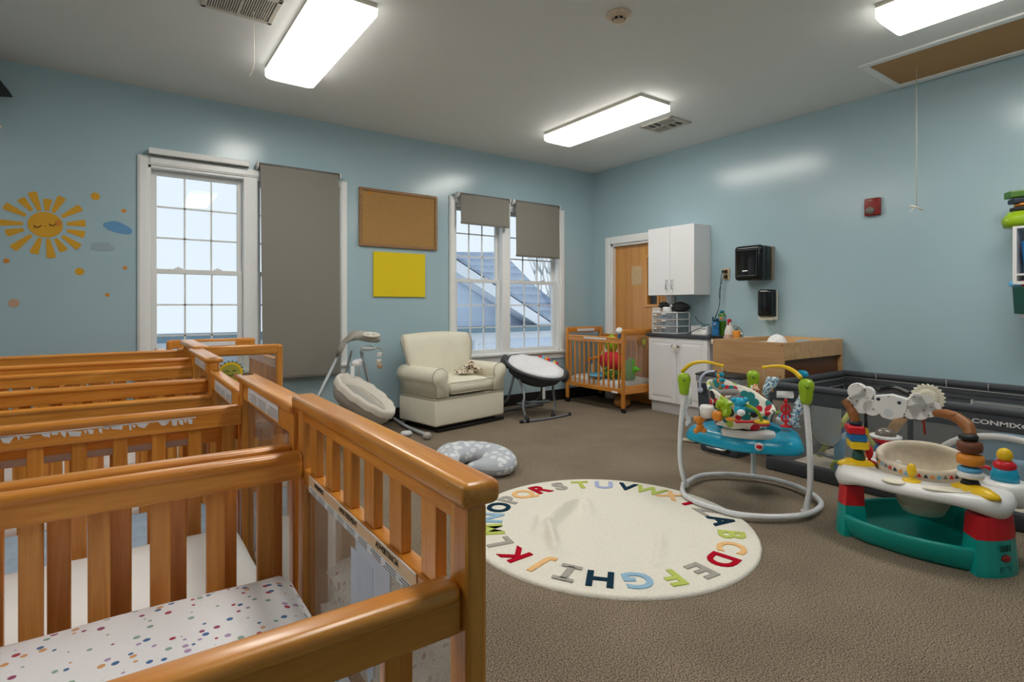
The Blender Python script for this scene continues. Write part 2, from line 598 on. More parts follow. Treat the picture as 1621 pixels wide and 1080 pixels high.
    def build(s, name, mats, parent=None, loc=None, rot=None):
        me = bpy.data.meshes.new(name)
        me.from_pydata([tuple(v) for v in s.V], [], s.F)
        me.polygons.foreach_set('use_smooth', s.S)
        me.polygons.foreach_set('material_index', s.I)
        for mm in (mats if isinstance(mats, (list, tuple)) else [mats]):
            me.materials.append(mm)
        me.update()
        o = bpy.data.objects.new(name, me)
        COL.objects.link(o)
        if parent:
            o.parent = parent
        if loc is not None:
            o.location = loc
        if rot is not None:
            o.rotation_euler = rot
        return o


def spline(pts, sub, closed=False):
    out = []
    n = len(pts)
    for i in range(n if closed else n - 1):
        g = (lambda k: pts[k % n]) if closed else (lambda k: pts[max(0, min(n - 1, k))])
        p0, p1, p2, p3 = g(i - 1), g(i), g(i + 1), g(i + 2)
        for j in range(sub):
            t = j / sub
            out.append(0.5 * ((2 * p1) + (p2 - p0) * t + (2 * p0 - 5 * p1 + 4 * p2 - p3) * t * t + (3 * p1 - p0 - 3 * p2 + p3) * t ** 3))
    if not closed:
        out.append(pts[-1].copy())
    return out


def tag(o, label, cat, group=None, kind=None):
    if label:
        o['label'] = label
    if cat:
        o['category'] = cat
    if group:
        o['group'] = group
    if kind:
        o['kind'] = kind
    return o


def empty(name, loc, label, cat, rz=0.0, group=None):
    o = bpy.data.objects.new(name, None)
    o.empty_display_size = 0.1
    COL.objects.link(o)
    o.location = loc
    o.rotation_euler = (0, 0, rz)
    return tag(o, label, cat, group)


def struct(o):
    o['kind'] = 'structure'
    return o


def text(name, body, size, m4, m, parent=None, ext=0.0005, ax='CENTER', bev=0.0, res=3, off=0.0):
    c = bpy.data.curves.new(name, 'FONT')
    c.body = body
    c.size = size
    c.extrude = ext
    c.align_x = ax
    c.align_y = 'CENTER'
    c.resolution_u = res
    c.bevel_depth = bev
    c.offset = off
    t = bpy.data.objects.new(name + '_c', c)
    COL.objects.link(t)
    dg = bpy.context.evaluated_depsgraph_get()
    me = bpy.data.meshes.new_from_object(t.evaluated_get(dg))
    bpy.data.objects.remove(t)
    me.name = name
    me.transform(m4)
    me.materials.clear()
    me.materials.append(m)
    o = bpy.data.objects.new(name, me)
    COL.objects.link(o)
    if parent:
        o.parent = parent
    return o


def frame_m(o, xa, ya):
    """matrix whose local x,y run along xa, ya, origin o"""
    xa = Vector(xa).normalized()
    ya = Vector(ya).normalized()
    za = xa.cross(ya)
    m = Matrix.Identity(4)
    for i in range(3):
        m[i][0], m[i][1], m[i][2], m[i][3] = xa[i], ya[i], za[i], o[i]
    return m


def copy_tree(o, parent=None):
    c = o.copy()
    COL.objects.link(c)
    c.parent = parent
    for ch in list(o.children):
        copy_tree(ch, c)
    return c


def T(x, y, z):
    return Matrix.Translation((x, y, z))


def RZ(a):
    return Matrix.Rotation(a, 4, 'Z')


def RXm(a):
    return Matrix.Rotation(a, 4, 'X')


def RYm(a):
    return Matrix.Rotation(a, 4, 'Y')


# ================================================================== THE ROOM
WX0, WX1, WY0, WY1, H = -2.6, 5.3, -1.7, 5.5, 3.04
TH = 0.16
o = MB().box(WX0 - TH, WX1 + TH, WY0 - TH, WY1 + TH, -0.12, 0).build('floor', M['carpet']); struct(o)
o = MB().box(WX0 - TH, WX1 + TH, WY0 - TH, WY1 + TH, H, H + 0.12).build('ceiling', M['ceiling']); struct(o)
W1 = (0.20, 1.80, 0.64, 2.40)
W2 = (3.12, 4.68, 0.64, 2.40)
mb = MB()
ya, yb = WY1, WY1 + TH
mb.box(WX0 - TH, WX1 + TH, ya, yb, 0, W1[2]).box(WX0 - TH, WX1 + TH, ya, yb, W1[3], H)
mb.box(WX0 - TH, W1[0], ya, yb, W1[2], W1[3]).box(W1[1], W2[0], ya, yb, W1[2], W1[3]).box(W2[1], WX1 + TH, ya, yb, W1[2], W1[3])
struct(mb.build('wall_far', M['wall']))
D0, D1, DT = 4.24, 5.17, 2.035       # doorway in the right wall
mb = MB()
mb.box(WX1, WX1 + TH, D1, WY1, 0, H).box(WX1, WX1 + TH, WY0, D0, 0, H).box(WX1, WX1 + TH, D0, D1, DT, H)
struct(mb.build('wall_right', M['wall']))
struct(MB().box(WX0 - TH, WX0, WY0, WY1, 0, H).build('wall_left', M['wall']))
struct(MB().box(WX0 - TH, WX1 + TH, WY0 - TH, WY0, 0, H).build('wall_back', M['wall']))
struct(MB().box(WX0, WX1, WY1 - 0.008, WY1, 0, 0.14, 0.003).build('baseboard_far', M['rubber']))
struct(MB().box(WX1 - 0.008, WX1, WY0, D0 - 0.1, 0, 0.14, 0.003).box(WX1 - 0.008, WX1, D1 + 0.1, WY1 - 0.01, 0, 0.14, 0.003).build('baseboard_right', M['rubber']))
struct(MB().box(WX0, WX0 + 0.008, WY0, WY1 - 0.01, 0, 0.14, 0.003).build('baseboard_left', M['rubber']))


def window(name, W, mull, unit):
    x0, x1, z0, z1 = W
    y = WY1
    mb = MB()
    cw = 0.075
    for (a, b, c, d) in ((x0 - cw, x0, z0 - 0.04, z1 + cw), (x1, x1 + cw, z0 - 0.04, z1 + cw), (x0, x1, z1, z1 + cw)):
        mb.box(a, b, y - 0.02, y, c, d, 0.006)
        mb.box(a + 0.012, b - 0.012, y - 0.028, y - 0.018, c + (0.012 if a < x0 or a >= x1 else 0.012), d - 0.012, 0.004)
    # jamb lining
    mb.box(x0, x0 + 0.02, y - 0.005, y + 0.15, z0, z1).box(x1 - 0.02, x1, y - 0.005, y + 0.15, z0, z1)
    mb.box(x0, x1, y - 0.005, y + 0.15, z1 - 0.02, z1).box(x0, x1, y - 0.005, y + 0.15, z0, z0 + 0.02)
    mb.box(mull[0], mull[1], y - 0.012, y + 0.14, z0, z1, 0.004)
    root = struct(mb.build(name, M['trim']))
    s = MB().box(x0 - cw - 0.02, x1 + cw + 0.02, y - 0.05, y + 0.03, z0 - 0.02, z0 + 0.012, 0.008)
    s.box(x0 - cw, x1 + cw, y - 0.018, y, z0 - 0.09, z0 - 0.02, 0.004)
    s.build('window_sill', M['trim'], root)
    zm = 1.52
    for (a, b) in unit:
        for up in (1, 0):
            yy = y + (0.085 if up else 0.05)
            za, zb = (zm - 0.02, z1 - 0.02) if up else (z0 + 0.02, zm + 0.02)
            mb = MB()
            f = 0.042
            mb.box(a, a + f, yy, yy + 0.032, za, zb, 0.004).box(b - f, b, yy, yy + 0.032, za, zb, 0.004)
            mb.box(a + f, b - f, yy, yy + 0.032, zb - f, zb, 0.004).box(a + f, b - f, yy, yy + 0.032, za, za + f, 0.004)
            ga, gb, gc, gd = a + f, b - f, za + f, zb - f
            for k in (1, 2):
                xx = ga + (gb - ga) * k / 3
                mb.box(xx - 0.007, xx + 0.007, yy + 0.01, yy + 0.024, gc, gd)
                zz = gc + (gd - gc) * k / 3
                mb.box(ga, gb, yy + 0.01, yy + 0.024, zz - 0.007, zz + 0.007)
            s = mb.build('window_sash', M['trim2'], root)
            MB().box(ga, gb, yy + 0.015, yy + 0.019, gc, gd).build('window_pane', M['glass'], s)
        # sash locks on the meeting rail
        for xx in (a + 0.2, b - 0.2):
            MB().box(xx - 0.03, xx + 0.03, y + 0.05, y + 0.085, zm + 0.02, zm + 0.03, 0.003).ell((xx, y + 0.065, zm + 0.034), (0.014, 0.01, 0.008)).build('sash_lock', M['trim2'], root)
    return root


window('window_1', W1, (0.925, 1.04), ((0.222, 0.925), (1.04, 1.778)))
window('window_2', W2, (3.775, 3.89), ((3.142, 3.775), (3.89, 4.658)))

# ---- door in the right wall
mb = MB()
X = WX1
cw = 0.095
for (a, b, c, d) in ((D0 - cw, D0, 0, DT + cw), (D1, D1 + cw, 0, DT + cw), (D0, D1, DT, DT + cw)):
    mb.box(X - 0.022, X, a, b, c, d, 0.006)
    mb.box(X - 0.03, X - 0.02, a + 0.02, b - 0.02, c + 0.0, d - 0.02, 0.004)
mb.box(X - 0.005, X + 0.16, D0, D0 + 0.03, 0, DT).box(X - 0.005, X + 0.16, D1 - 0.03, D1, 0, DT).box(X - 0.005, X + 0.16, D0, D1, DT - 0.03, DT)
door = struct(mb.build('door_1', M['trim']))
wy0, wy1, wz0, wz1 = 4.44, 4.60, 1.24, 1.83
mb = MB()
xa, xb = X + 0.05, X + 0.095
mb.box(xa, xb, D0 + 0.03, wy0, 0.01, DT - 0.03).box(xa, xb, wy1, D1 - 0.03, 0.01, DT - 0.03)
mb.box(xa, xb, wy0, wy1, 0.01, wz0).box(xa, xb, wy0, wy1, wz1, DT - 0.03)
dp = mb.build('door_panel', WD, door)
mb = MB()
for (a, b, c, d) in ((wy0 - 0.03, wy0 + 0.005, wz0 - 0.03, wz1 + 0.03), (wy1 - 0.005, wy1 + 0.03, wz0 - 0.03, wz1 + 0.03), (wy0, wy1, wz0 - 0.03, wz0 + 0.005), (wy0, wy1, wz1 - 0.005, wz1 + 0.03)):
    mb.box(xa - 0.014, xa + 0.05, a, b, c, d, 0.003)
mb.build('door_window_frame', WD, dp)
MB().box(xa + 0.02, xa + 0.026, wy0, wy1, wz0, wz1).build('door_window_pane', M['glass'], dp)
MB().box(xa - 0.003, xa, 4.69, 4.86, 1.49, 1.73).build('taped_notice', mat('notice_paper', srgb(206, 176, 132), 0.4), dp)
# corridor wall behind the door glass
struct(MB().box(X + 0.9, X + 0.95, 3.6, 5.6, 0, 2.6).box(X + TH, X + 0.9, 3.6, 5.6, -0.1, 0).box(X + TH, X + 0.9, 3.6, 5.6, 2.6, 2.65).box(X + TH, X + 0.9, 3.55, 3.6, 0, 2.6).box(X + TH, X + 0.9, 5.6, 5.65, 0, 2.6).build('wall_corridor', M['ceiling']))

# ---- ceiling fittings
lamp_n = 0


def lamp(x0, x1, y0, y1, label):
    t = empty('ceiling_lamp', ((x0 + x1) / 2, (y0 + y1) / 2, H), label, 'ceiling light', group='four foot ceiling lights')
    w2, l2 = (x1 - x0) / 2, (y1 - y0) / 2
    MB().box(-w2 + 0.004, w2 - 0.004, -l2 + 0.02, l2 - 0.02, -0.031, 0, 0.003).box(-w2 + 0.004, w2 - 0.004, -l2 - 0.003, -l2 + 0.02, -0.05, 0, 0.004).box(-w2 + 0.004, w2 - 0.004, l2 - 0.02, l2 + 0.003, -0.05, 0, 0.004).build('metal_tray', M['vent'], t)
    mb = MB()
    n = 10

    def sec(yy, k):
        pts = []
        for i in range(n + 1):
            a = PI * i / n
            cx = -w2 * k * math.copysign(abs(math.cos(a)) ** 0.34, math.cos(a))
            cz = -0.03 - 0.066 * k * (math.sin(a) ** 0.34)
            pts.append((cx, yy, cz))
        return pts
    mb.loft([sec(-l2 - 0.004, 0.96), sec(-l2, 1.0), sec(l2, 1.0), sec(l2 + 0.004, 0.96)], closed=True, caps=True)
    mb.build('wraparound_diffuser', M['tube_light'], t)
    return t


lamp(0.90, 1.27, 3.17, 4.48, 'glowing ceiling light at upper left, above the tall window with the long shade')
lamp(3.62, 4.01, 3.19, 4.50, 'glowing ceiling light in the centre, pointing at the room corner beside the small vent')
lamp(3.70, 4.09, 0.12, 1.43, 'glowing ceiling light cut off at the top right, beside the brown ceiling hatch')

lamp(0.90, 1.27, 0.12, 1.43, 'ceiling light overhead of the nearest crib, outside the picture')
lamp(-1.85, -1.48, 1.60, 2.91, 'ceiling light over the far ends of the cribs, outside the picture')


def vent(x0, x1, y0, y1, nx, ny, label, dark, name='ceiling_vent'):
    t = empty(name, ((x0 + x1) / 2, (y0 + y1) / 2, H), label, 'vent')
    a, b = (x1 - x0) / 2, (y1 - y0) / 2
    mb = MB()
    mb.box(-a, -a + 0.03, -b, b, -0.014, 0, 0.004).box(a - 0.03, a, -b, b, -0.014, 0, 0.004).box(-a, a, -b, -b + 0.03, -0.014, 0, 0.004).box(-a, a, b - 0.03, b, -0.014, 0, 0.004)
    if dark == 1:
        mb.box(-0.006, 0.006, -b, b, -0.012, -0.001)
        mb.box(-a, a, -0.006, 0.006, -0.012, -0.001)
    else:
        mb.box(-0.008, 0.008, -b, b, -0.012, -0.001)
    mb.build('vent_frame', M['vent'], t)
    MB().box(-a + 0.02, a - 0.02, -b + 0.02, b - 0.02, -0.004, -0.001).build('dark_duct', M['mblack'], t)
    mb = MB()
    n = ny
    for i in range(n):
        if dark == 1:
            yy = -b + 0.04 + (2 * b - 0.08) * i / (n - 1)
            for (p, q) in ((-a + 0.03, -0.008), (0.008, a - 0.03)):
                if (yy < 0) == (p < 0):
                    mb.box(p, q, yy - 0.004, yy + 0.004, -0.013, -0.003)
                elif i % 3 == 0:
                    mb.box(p, q, yy - 0.004, yy + 0.012, -0.013, -0.003)
        else:
            xx = -a + 0.04 + (2 * a - 0.08) * i / (n - 1)
            mb.box(-0.0035, 0.0035, -b + 0.03, b - 0.03, -0.011, 0.0, M4=T(xx, 0, 0) @ RYm(0.0))
    mb.build('vent_louvres', M['vent'], t)


vent(0.40, 0.80, 3.46, 3.79, 1, 26, 'slatted off-white ceiling vent at the top left, beside the left ceiling light', 0)
vent(4.29, 4.60, 3.40, 3.80, 1, 14, 'small four-panel ceiling vent beside the central ceiling light', 1)

t = empty('smoke_detector', (2.535, 2.41, H), 'round beige smoke detector on the bare middle of the ceiling', 'smoke detector')
MB().lathe([(0.0, 0), (0.075, 0), (0.078, -0.012), (0.07, -0.022), (0.045, -0.03)], 32).lathe([(0.04, -0.044), (0.038, -0.052), (0.02, -0.056), (0, -0.057)], 32).build('detector_body', M['beigepl'], t)
MB().lathe([(0.04, -0.028), (0.04, -0.045)], 32, caps=True).build('dark_sensor_band', M['mblack'], t)
mb = MB()
for k in range(8):
    mb.box(0.037, 0.043, -0.004, 0.004, -0.045, -0.028, M4=RZ(k * PI / 4))
mb.build('detector_rib', M['beigepl'], t)

# attic hatch
hx0, hx1, hy0, hy1 = 4.55, 5.27, 0.45, 1.88
t = empty('ceiling_hatch', ((hx0 + hx1) / 2, (hy0 + hy1) / 2, H), 'brown board ceiling hatch with white trim at the top right', 'hatch')
a, b = (hx1 - hx0) / 2, (hy1 - hy0) / 2
MB().box(-a, -a + 0.06, -b, b, -0.016, 0, 0.005).box(a - 0.075, a, -b, b, -0.016, 0, 0.005).box(-a + 0.06, a - 0.075, -b, -b + 0.055, -0.016, 0, 0.005).box(-a + 0.06, a - 0.075, b - 0.055, b, -0.016, 0, 0.005).build('hatch_trim', M['trim'], t)
MB().box(-a + 0.058, a - 0.073, -b + 0.05, b - 0.05, -0.006, -0.001).build('hatch_board', M['hatch'], t)
t = empty('pull_cord', (4.925, 1.623, 3.034), 'long pale pull cord with a wooden toggle hanging from the brown ceiling hatch', 'pull cord')
MB().tube([(0, 0, 0), (0.003, 0, -0.5), (0, 0, -1.06)], 0.0028, 6).build('cord', M['string'], t)
MB().tube([(-0.035, 0.03, -1.05), (0, 0, -1.062), (0.035, -0.03, -1.085)], 0.006, 8).tube([(-0.01, 0.01, -1.06), (-0.03, 0.03, -1.10)], 0.003, 6).build('toggle', M['cream'], t)
o = MB().tube([(0, 0, 0), (0.004, 0, -0.2), (0.002, 0, -0.33), (-0.02, 0.015, -0.405)], 0.0022, 6, sub=5).build('hanging_string', M['string'], loc=(0.672, 3.673, 3.03))
tag(o, 'thin pale string dangling from the slatted vent at the top left', 'string')

# dark ornament at the far left
p = at_y(4, 132, 5.3)
t = empty('wall_speaker', (p.x - 0.085, 5.3, p.z), 'black bracketed object with a trailing cord at the far left edge near the ceiling', 'speaker')
MB().loft([[(-0.16 + 0.0 * k, -0.04, 0.10), (0.02, -0.04, 0.08), (0.12, -0.04, -0.05), (-0.16, -0.04, -0.08)], [(-0.16, 0.10, 0.13), (0.03, 0.10, 0.10), (0.13, 0.10, -0.06), (-0.16, 0.10, -0.10)]] if (k := 1) else None, smooth=False).build('speaker_body', M['mblack'], t)
MB().box(-0.1, -0.04, 0.1, 0.2, -0.03, 0.03, 0.005).build('bracket', M['mblack'], t)
MB().tube([(-0.1, 0, -0.09), (0.0, 0, -0.15), (0.04, 0, -0.14), (-0.02, 0, -0.20), (0.05, 0, -0.26), (0.065, 0, -0.30)], 0.009, 8, sub=5).build('trailing_cord', M['mblack'], t)
MB().tube([(0.055, 0, -0.07), (0.05, 0, -0.2), (0.07, 0, -0.31)], 0.006, 6).ell((0.07, 0, -0.31), 0.012).build('white_cord_end', M['string'], t)

# ---- outside: the neighbouring house
o = MB().box(-30, 40, 6.5, 60, -3.2, -3.0).build('ground_outside', M['ground']); struct(o)
t = empty('neighbour_house', (6, 9, -3.0), 'pale grey neighbouring house with shingled roof seen through the windows', 'house')
zb = 3.0
mb = MB().box(-14, 8, 0.05, 0.3, 0, 3.72)
mb.build('lower_wall', M['clapboard'], t)
# gable wall above the gutter
q = [at_y(600, 330, 9.0), at_y(721, 410, 9.0), at_y(790, 460, 9.0), at_y(868, 512, 9.0)]
g = MB().prism([(q[0].x - 6, 0.8 + zb), (q[0].x - 6 + 0.0, 0.85 + zb)] + [(4.4 - 6, 2.35 + zb), (5.0 - 6, 2.2 + zb), (7.9 - 6, 0.7 + zb), (7.9 - 6, 0.5 + zb)], -0.0, 0.3, M4=Matrix(((1, 0, 0, 0), (0, 0, 1, 0.35), (0, 1, 0, 0), (0, 0, 0, 1))))
g.build('gable_wall', M['clapboard'], t)
mb = MB()
A = Vector((4.1 - 6, -0.1, 2.60 + zb))
B = Vector((8.2 - 6, -0.1, 0.42 + zb))
dn = Vector((0, 0, -0.22))
for (e, m_) in ((0.0, 0),):
    mb.loft([[A, A + dn, A + dn + Vector((0, 0.4, 0)), A + Vector((0, 0.4, 0))], [B, B + dn, B + dn + Vector((0, 0.4, 0)), B + Vector((0, 0.4, 0))]], smooth=False)
mb.build('rake_board', M['rake'], t)
mb = MB()
up = Vector((0, 0, 0.03))
mb.loft([[A + up + Vector((0, 0, 0)), A + up + Vector((0, 4, 0.0)), A + up * 3 + Vector((0, 4, 0)), A + up * 3], [B + up, B + up + Vector((0, 4, 0)), B + up * 3 + Vector((0, 4, 0)), B + up * 3]], smooth=False)
# main roof plane facing the window, ridge further back
r0 = at_y(560, 399, 13); r1 = at_y(795, 399, 13); r2 = at_y(850, 455, 11.2); r3 = at_y(905, 500, 9.9)
c_ = Vector((6, 9, -3.0))
bm = bmesh.new()
pts = [r0 - c_, r1 - c_, r2 - c_, r3 - c_, Vector((B.x + 0.5, 0.6, 3.3)), Vector((A.x, 0.6, 4.6)), at_y(560, 480, 9.8) - c_]
vs = [bm.verts.new(v) for v in pts]
vb = [bm.verts.new(v + Vector((0, 0.15, -0.15))) for v in pts]
bm.faces.new(vs)
bm.faces.new(vb[::-1])
for i in range(len(pts)):
    j = (i + 1) % len(pts)
    bm.faces.new((vs[i], vb[i], vb[j], vs[j]))
bmesh.ops.triangulate(bm, faces=bm.faces[:])
mb.take(bm)
mb.build('shingle_roof', M['shingle'], t)
MB().box(-14, 8, -0.22, 0.05, 3.72, 3.84, 0.02).build('gutter', M['gutter'], t)
MB().box(-14, 8, -0.05, 0.05, 3.58, 3.72).build('fascia', M['rake'], t)
for (a, b) in ((at_y(377, 570, 9.0), at_y(450, 640, 9.0)), (at_y(750, 536, 9.0), at_y(789, 575, 9.0))):
    x0_, x1_, z1_ = a.x - 6, b.x - 6, a.z + 3
    f = MB().box(x0_, x1_, -0.04, 0.06, z1_ - 1.3, z1_, 0.01).build('house_window', M['rake'], t)
    mb = MB()
    for k in range(14):
        mb.box(x0_ + 0.08, x1_ - 0.08, -0.055, -0.035, z1_ - 0.14 - k * 0.085, z1_ - 0.09 - k * 0.085)
    mb.build('shutter_slats', M['siding'], f)

# a pair of leafless trees behind the far roof
rnd = random.Random(3)
for k, (px_, yy) in enumerate(((866, 17), (690, 22))):
    base = at_y(px_, 485, yy)
    mb = MB()

    def branch(p, d, l, r, lev):
        q = p + d * l
        mb.tube([p, p + d * l * 0.5 + Vector((rnd.uniform(-.05, .05), 0, 0)) * l, q], [r, r * 0.8, r * 0.6], 5)
        if lev:
            for _ in range(3):
                dd = (d + Vector((rnd.uniform(-.7, .7), rnd.uniform(-.5, .5), rnd.uniform(0, .5)))).normalized()
                branch(q, dd, l * 0.68, r * 0.6, lev - 1)
    branch(Vector((0, 0, 0)), Vector((0, 0, 1)), 2.6, 0.09, 4)
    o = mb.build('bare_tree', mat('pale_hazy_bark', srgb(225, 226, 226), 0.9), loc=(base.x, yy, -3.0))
    tag(o, ['bare winter tree showing past the roof in the right window', 'bare winter tree far behind the neighbouring roof'][k], 'tree')
# ================================================================== CRIBS
def label_text(parent, x, y0, y1, zc, h, cols, mirror_x=-1):
    """rows of fine print on a label lying in the plane x = const, readable from -x"""
    mb = MB()
    n = 0
    wd = (y1 - y0) / cols
    rr = random.Random(int(abs(y0) * 1000))
    rows = max(3, int(h / 0.0042))
    for c in range(cols):
        for r_ in range(rows):
            zz = zc + h / 2 - (r_ + 0.6) * h / rows
            a = y0 + wd * c + 0.004
            b = a + (wd - 0.008) * rr.uniform(0.7, 1.0)
            mb.box(x - 0.0006, x - 0.0001, a, b, zz - 0.0004, zz + 0.0004)
    mb.build('fine_print', M['ink'], parent)


def crib(name, label, cat, loc, Wd, Ln, ztop, zrail, zmat, style, rz=0.0, sheet='sheet', group=None, nslat=12, sw=0.036, zbot=0.24, casters=False, endlab=True, tower=None, first=0.045, pitch=None, railh=0.07, capw=0.085, inset=0.012, capt=0.03, pt=0.042):
    """local frame: the end that faces the room centre is at x=0, the crib runs to x=-Ln; width 0..Wd along y"""
    t = empty(name, loc, label, cat, rz, group)
    pw = 0.042
    zl = 0.05 if casters else 0.0
    # four corner posts
    for xx in (-pt, -Ln):
        for yy in (0, Wd - pw):
            top = ztop - (0.028 if style == 'slat' else 0.0)
            lg = MB().box(xx, xx + pt, yy, yy + pw, zl, top, 0.005 if style != 'frame' else 0.012).build('leg', WZ, t)
            if casters:
                MB().lathe([(0.012, 0.03), (0.012, 0.06)], 10, M4=T(xx + pw / 2, yy + pw / 2, 0)).build('caster_stem', M['mblack'], lg)
                MB().tube([(xx + pw / 2 - 0.02, yy + pw / 2 + 0.006, 0.025), (xx + pw / 2 + 0.02, yy + pw / 2 + 0.006, 0.025)], 0.025, 16).box(xx, xx + pw, yy, yy + pw, 0.03, 0.056, 0.01).build('caster', M['black'], lg)
    # the two ends
    for e, x0 in enumerate((-pt, -Ln)):
        xm = x0 + pt / 2
        if style == 'slat':
            cp = MB().box(xm - capw / 2, xm + capw / 2, -0.012, Wd + 0.012, ztop - 0.028, ztop, 0.010, seg=4).build('cap_rail', WY, t)
            MB().box(xm - 0.011, xm + 0.011, pw, Wd - pw, ztop - 0.052, ztop - 0.028, 0.002).build('upper_board', WY, t)
            lo = ztop - 0.15
            er = MB().box(xm - 0.0125, xm + 0.0125, pw, Wd - pw, lo - 0.035, lo, 0.003).build('label_rail', WY, t)
            n = 6 if Wd > 0.7 else 5
            for k in range(n):
                yc = pw + (Wd - 2 * pw) * (k + 0.62) / (n + 0.2)
                MB().box(xm - 0.008, xm + 0.008, yc - 0.021, yc + 0.021, lo, ztop - 0.052, 0.002).build('short_slat', WZ, t)
            if e == 0 and endlab:
                xf = xm - 0.013
                y0_, y1_ = pw + 0.085, Wd - pw - 0.05
                lb = MB().box(xf - 0.0008, xf, y0_, y1_, lo - 0.034, lo - 0.001).build('warning_label', M['labelclear'], er)
                lb['label'] = 'amber warning label with small print'
                MB().box(xf - 0.0013, xf - 0.0008, y0_, y1_, lo - 0.034, lo - 0.021).box(xf - 0.0013, xf - 0.0008, y0_, y1_, lo - 0.003, lo - 0.001).build('label_strip', M['label'], lb)
                label_text(lb, xf - 0.0013, y0_ + 0.004, y1_ - 0.004, lo - 0.0275, 0.012, 9)
                for k, s_ in enumerate(('WARNING', 'AVERTISSEMENT', 'ADVERTENCIA')):
                    yc = y1_ - (y1_ - y0_) * (k + 0.42) / 3.0
                    text('warning_word', '\u26a0 ' + s_ if False else s_, 0.0125, frame_m((xf - 0.0014, yc, lo - 0.0105), (0, -1, 0), (0, 0, 1)), M['ink'], lb, 0.0002)
            ptop = lo - 0.035
        elif style == 'panel':
            MB().box(xm - capt, xm + capt, -0.004, Wd + 0.004, ztop - 0.02, ztop, 0.007, seg=3).build('cap_rail', M['whitecap'] if False else WY, t)
            er = MB().box(xm - 0.015, xm + 0.015, pw - 0.005, Wd - pw + 0.005, ztop - 0.075, ztop - 0.012, 0.004).build('end_rail', WY, t)
            if e == 0 and endlab:
                xf = xm - 0.0155
                lb = MB().box(xf - 0.001, xf, pw + 0.12, Wd - pw - 0.08, ztop - 0.066, ztop - 0.024).build('warning_label', M['label'], er)
                label_text(lb, xf - 0.001, pw + 0.125, Wd - pw - 0.085, ztop - 0.051, 0.026, 3)
            ptop = ztop - 0.075
        else:
            er = MB().box(xm - 0.017, xm + 0.017, 0.02, Wd - 0.02, ztop - 0.065, ztop + 0.004, 0.012, seg=3).build('end_rail', WY, t)
            if endlab and e == 1:
                for sx in (1,):
                    xf = xm + sx * 0.0176
                    lb = MB().box(xf - 0.0004, xf + 0.0004, Wd * 0.28, Wd * 0.76, ztop - 0.052, ztop - 0.02).build('warning_label', M['label'], er)
            ptop = ztop - 0.065
        pl = MB().box(xm - 0.003, xm + 0.003, pw, Wd - pw, zbot + 0.08, ptop).build('clear_end_panel', M['plexi'], t)
        MB().box(xm - 0.013, xm + 0.013, pw, Wd - pw, zbot - 0.01, zbot + 0.085, 0.004).build('end_bottom_rail', WY, t)
        if e == 0 and style == 'slat' and tower:
            xf = xm - 0.004
            y_, z_ = tower
            MB().box(xf - 0.0008, xf, y_ - 0.045, y_ + 0.10, z_ - 0.14, z_ + 0.0).box(xf - 0.0014, xf - 0.0009, y_ + 0.02, y_ + 0.12, z_ - 0.20, z_ - 0.03).prism([(-0.02, 0), (0.05, 0), (0.045, -0.07), (0.03, -0.05), (0.018, -0.085)], 0, 0.0006, M4=frame_m((xf - 0.0012, y_ + 0.02, z_ - 0.14), (0, 1, 0), (0, 0, 1))).build('tape_strip', M['tape'], pl)
    # the two long sides
    if pitch is None:
        pitch = (Ln - 2 * pw) / (nslat + 0.3)
    for sd, yy in enumerate((inset, Wd - inset - 0.03)):
        xl, xr = -Ln + pt, -pt
        mb = MB().box(xl, xr, yy, yy + 0.03, zrail - railh, zrail - 0.014, 0.003)
        mb.box(xl, xr, yy - 0.004, yy + 0.034, zrail - 0.022, zrail, 0.010, seg=4)
        MB().box(xl, xr, yy, yy + 0.03, zbot, zbot + 0.05, 0.004).build('lower_side_rail', WX, t)
        sr = mb.build('side_rail', WX, t)
        x = -pt - first
        k = 0
        while x > -Ln + pw + 0.02:
            MB().box(x - sw / 2, x + sw / 2, yy + 0.007, yy + 0.023, zbot + 0.045, zrail - railh + 0.004, 0.003).build('slat', WZ, sr)
            x -= pitch
            k += 1
    # mattress
    if zmat:
        ma = M['mattress']

        def fn(u, v):
            xx = -Ln + pw + 0.01 + (Ln - 2 * pw - 0.02) * u
            yy_ = 0.05 + (Wd - 0.1) * v
            ed = min(u * (Ln), (1 - u) * Ln, v * Wd, (1 - v) * Wd)
            dz = -0.045 * math.exp(-ed / 0.022)
            dz += 0.006 * noise.noise(Vector((xx * 7 + loc[1], yy_ * 7, 0)))
            if sheet == 'sheet':
                dz += 0.022 * math.exp(-((xx + 0.13 * Ln * 3.6 + 0.5 * yy_ * 0.3) / 0.035) ** 2) * math.exp(-((yy_ - Wd + 0.12) / 0.15) ** 2)
            return (xx, yy_, zmat + dz)
        mo = MB().box(-Ln + pw + 0.01, -pw - 0.01, 0.05, Wd - 0.05, zmat - 0.115, zmat - 0.03, 0.02, seg=3).grid(fn, 46, 26).build('crib_mattress', ma if not sheet else M[sheet], t)
        MB().box(-Ln + pw, -pw, 0.042, Wd - 0.042, zmat - 0.13, zmat - 0.115).build('mattress_board', M['mattress'], t)
    return t


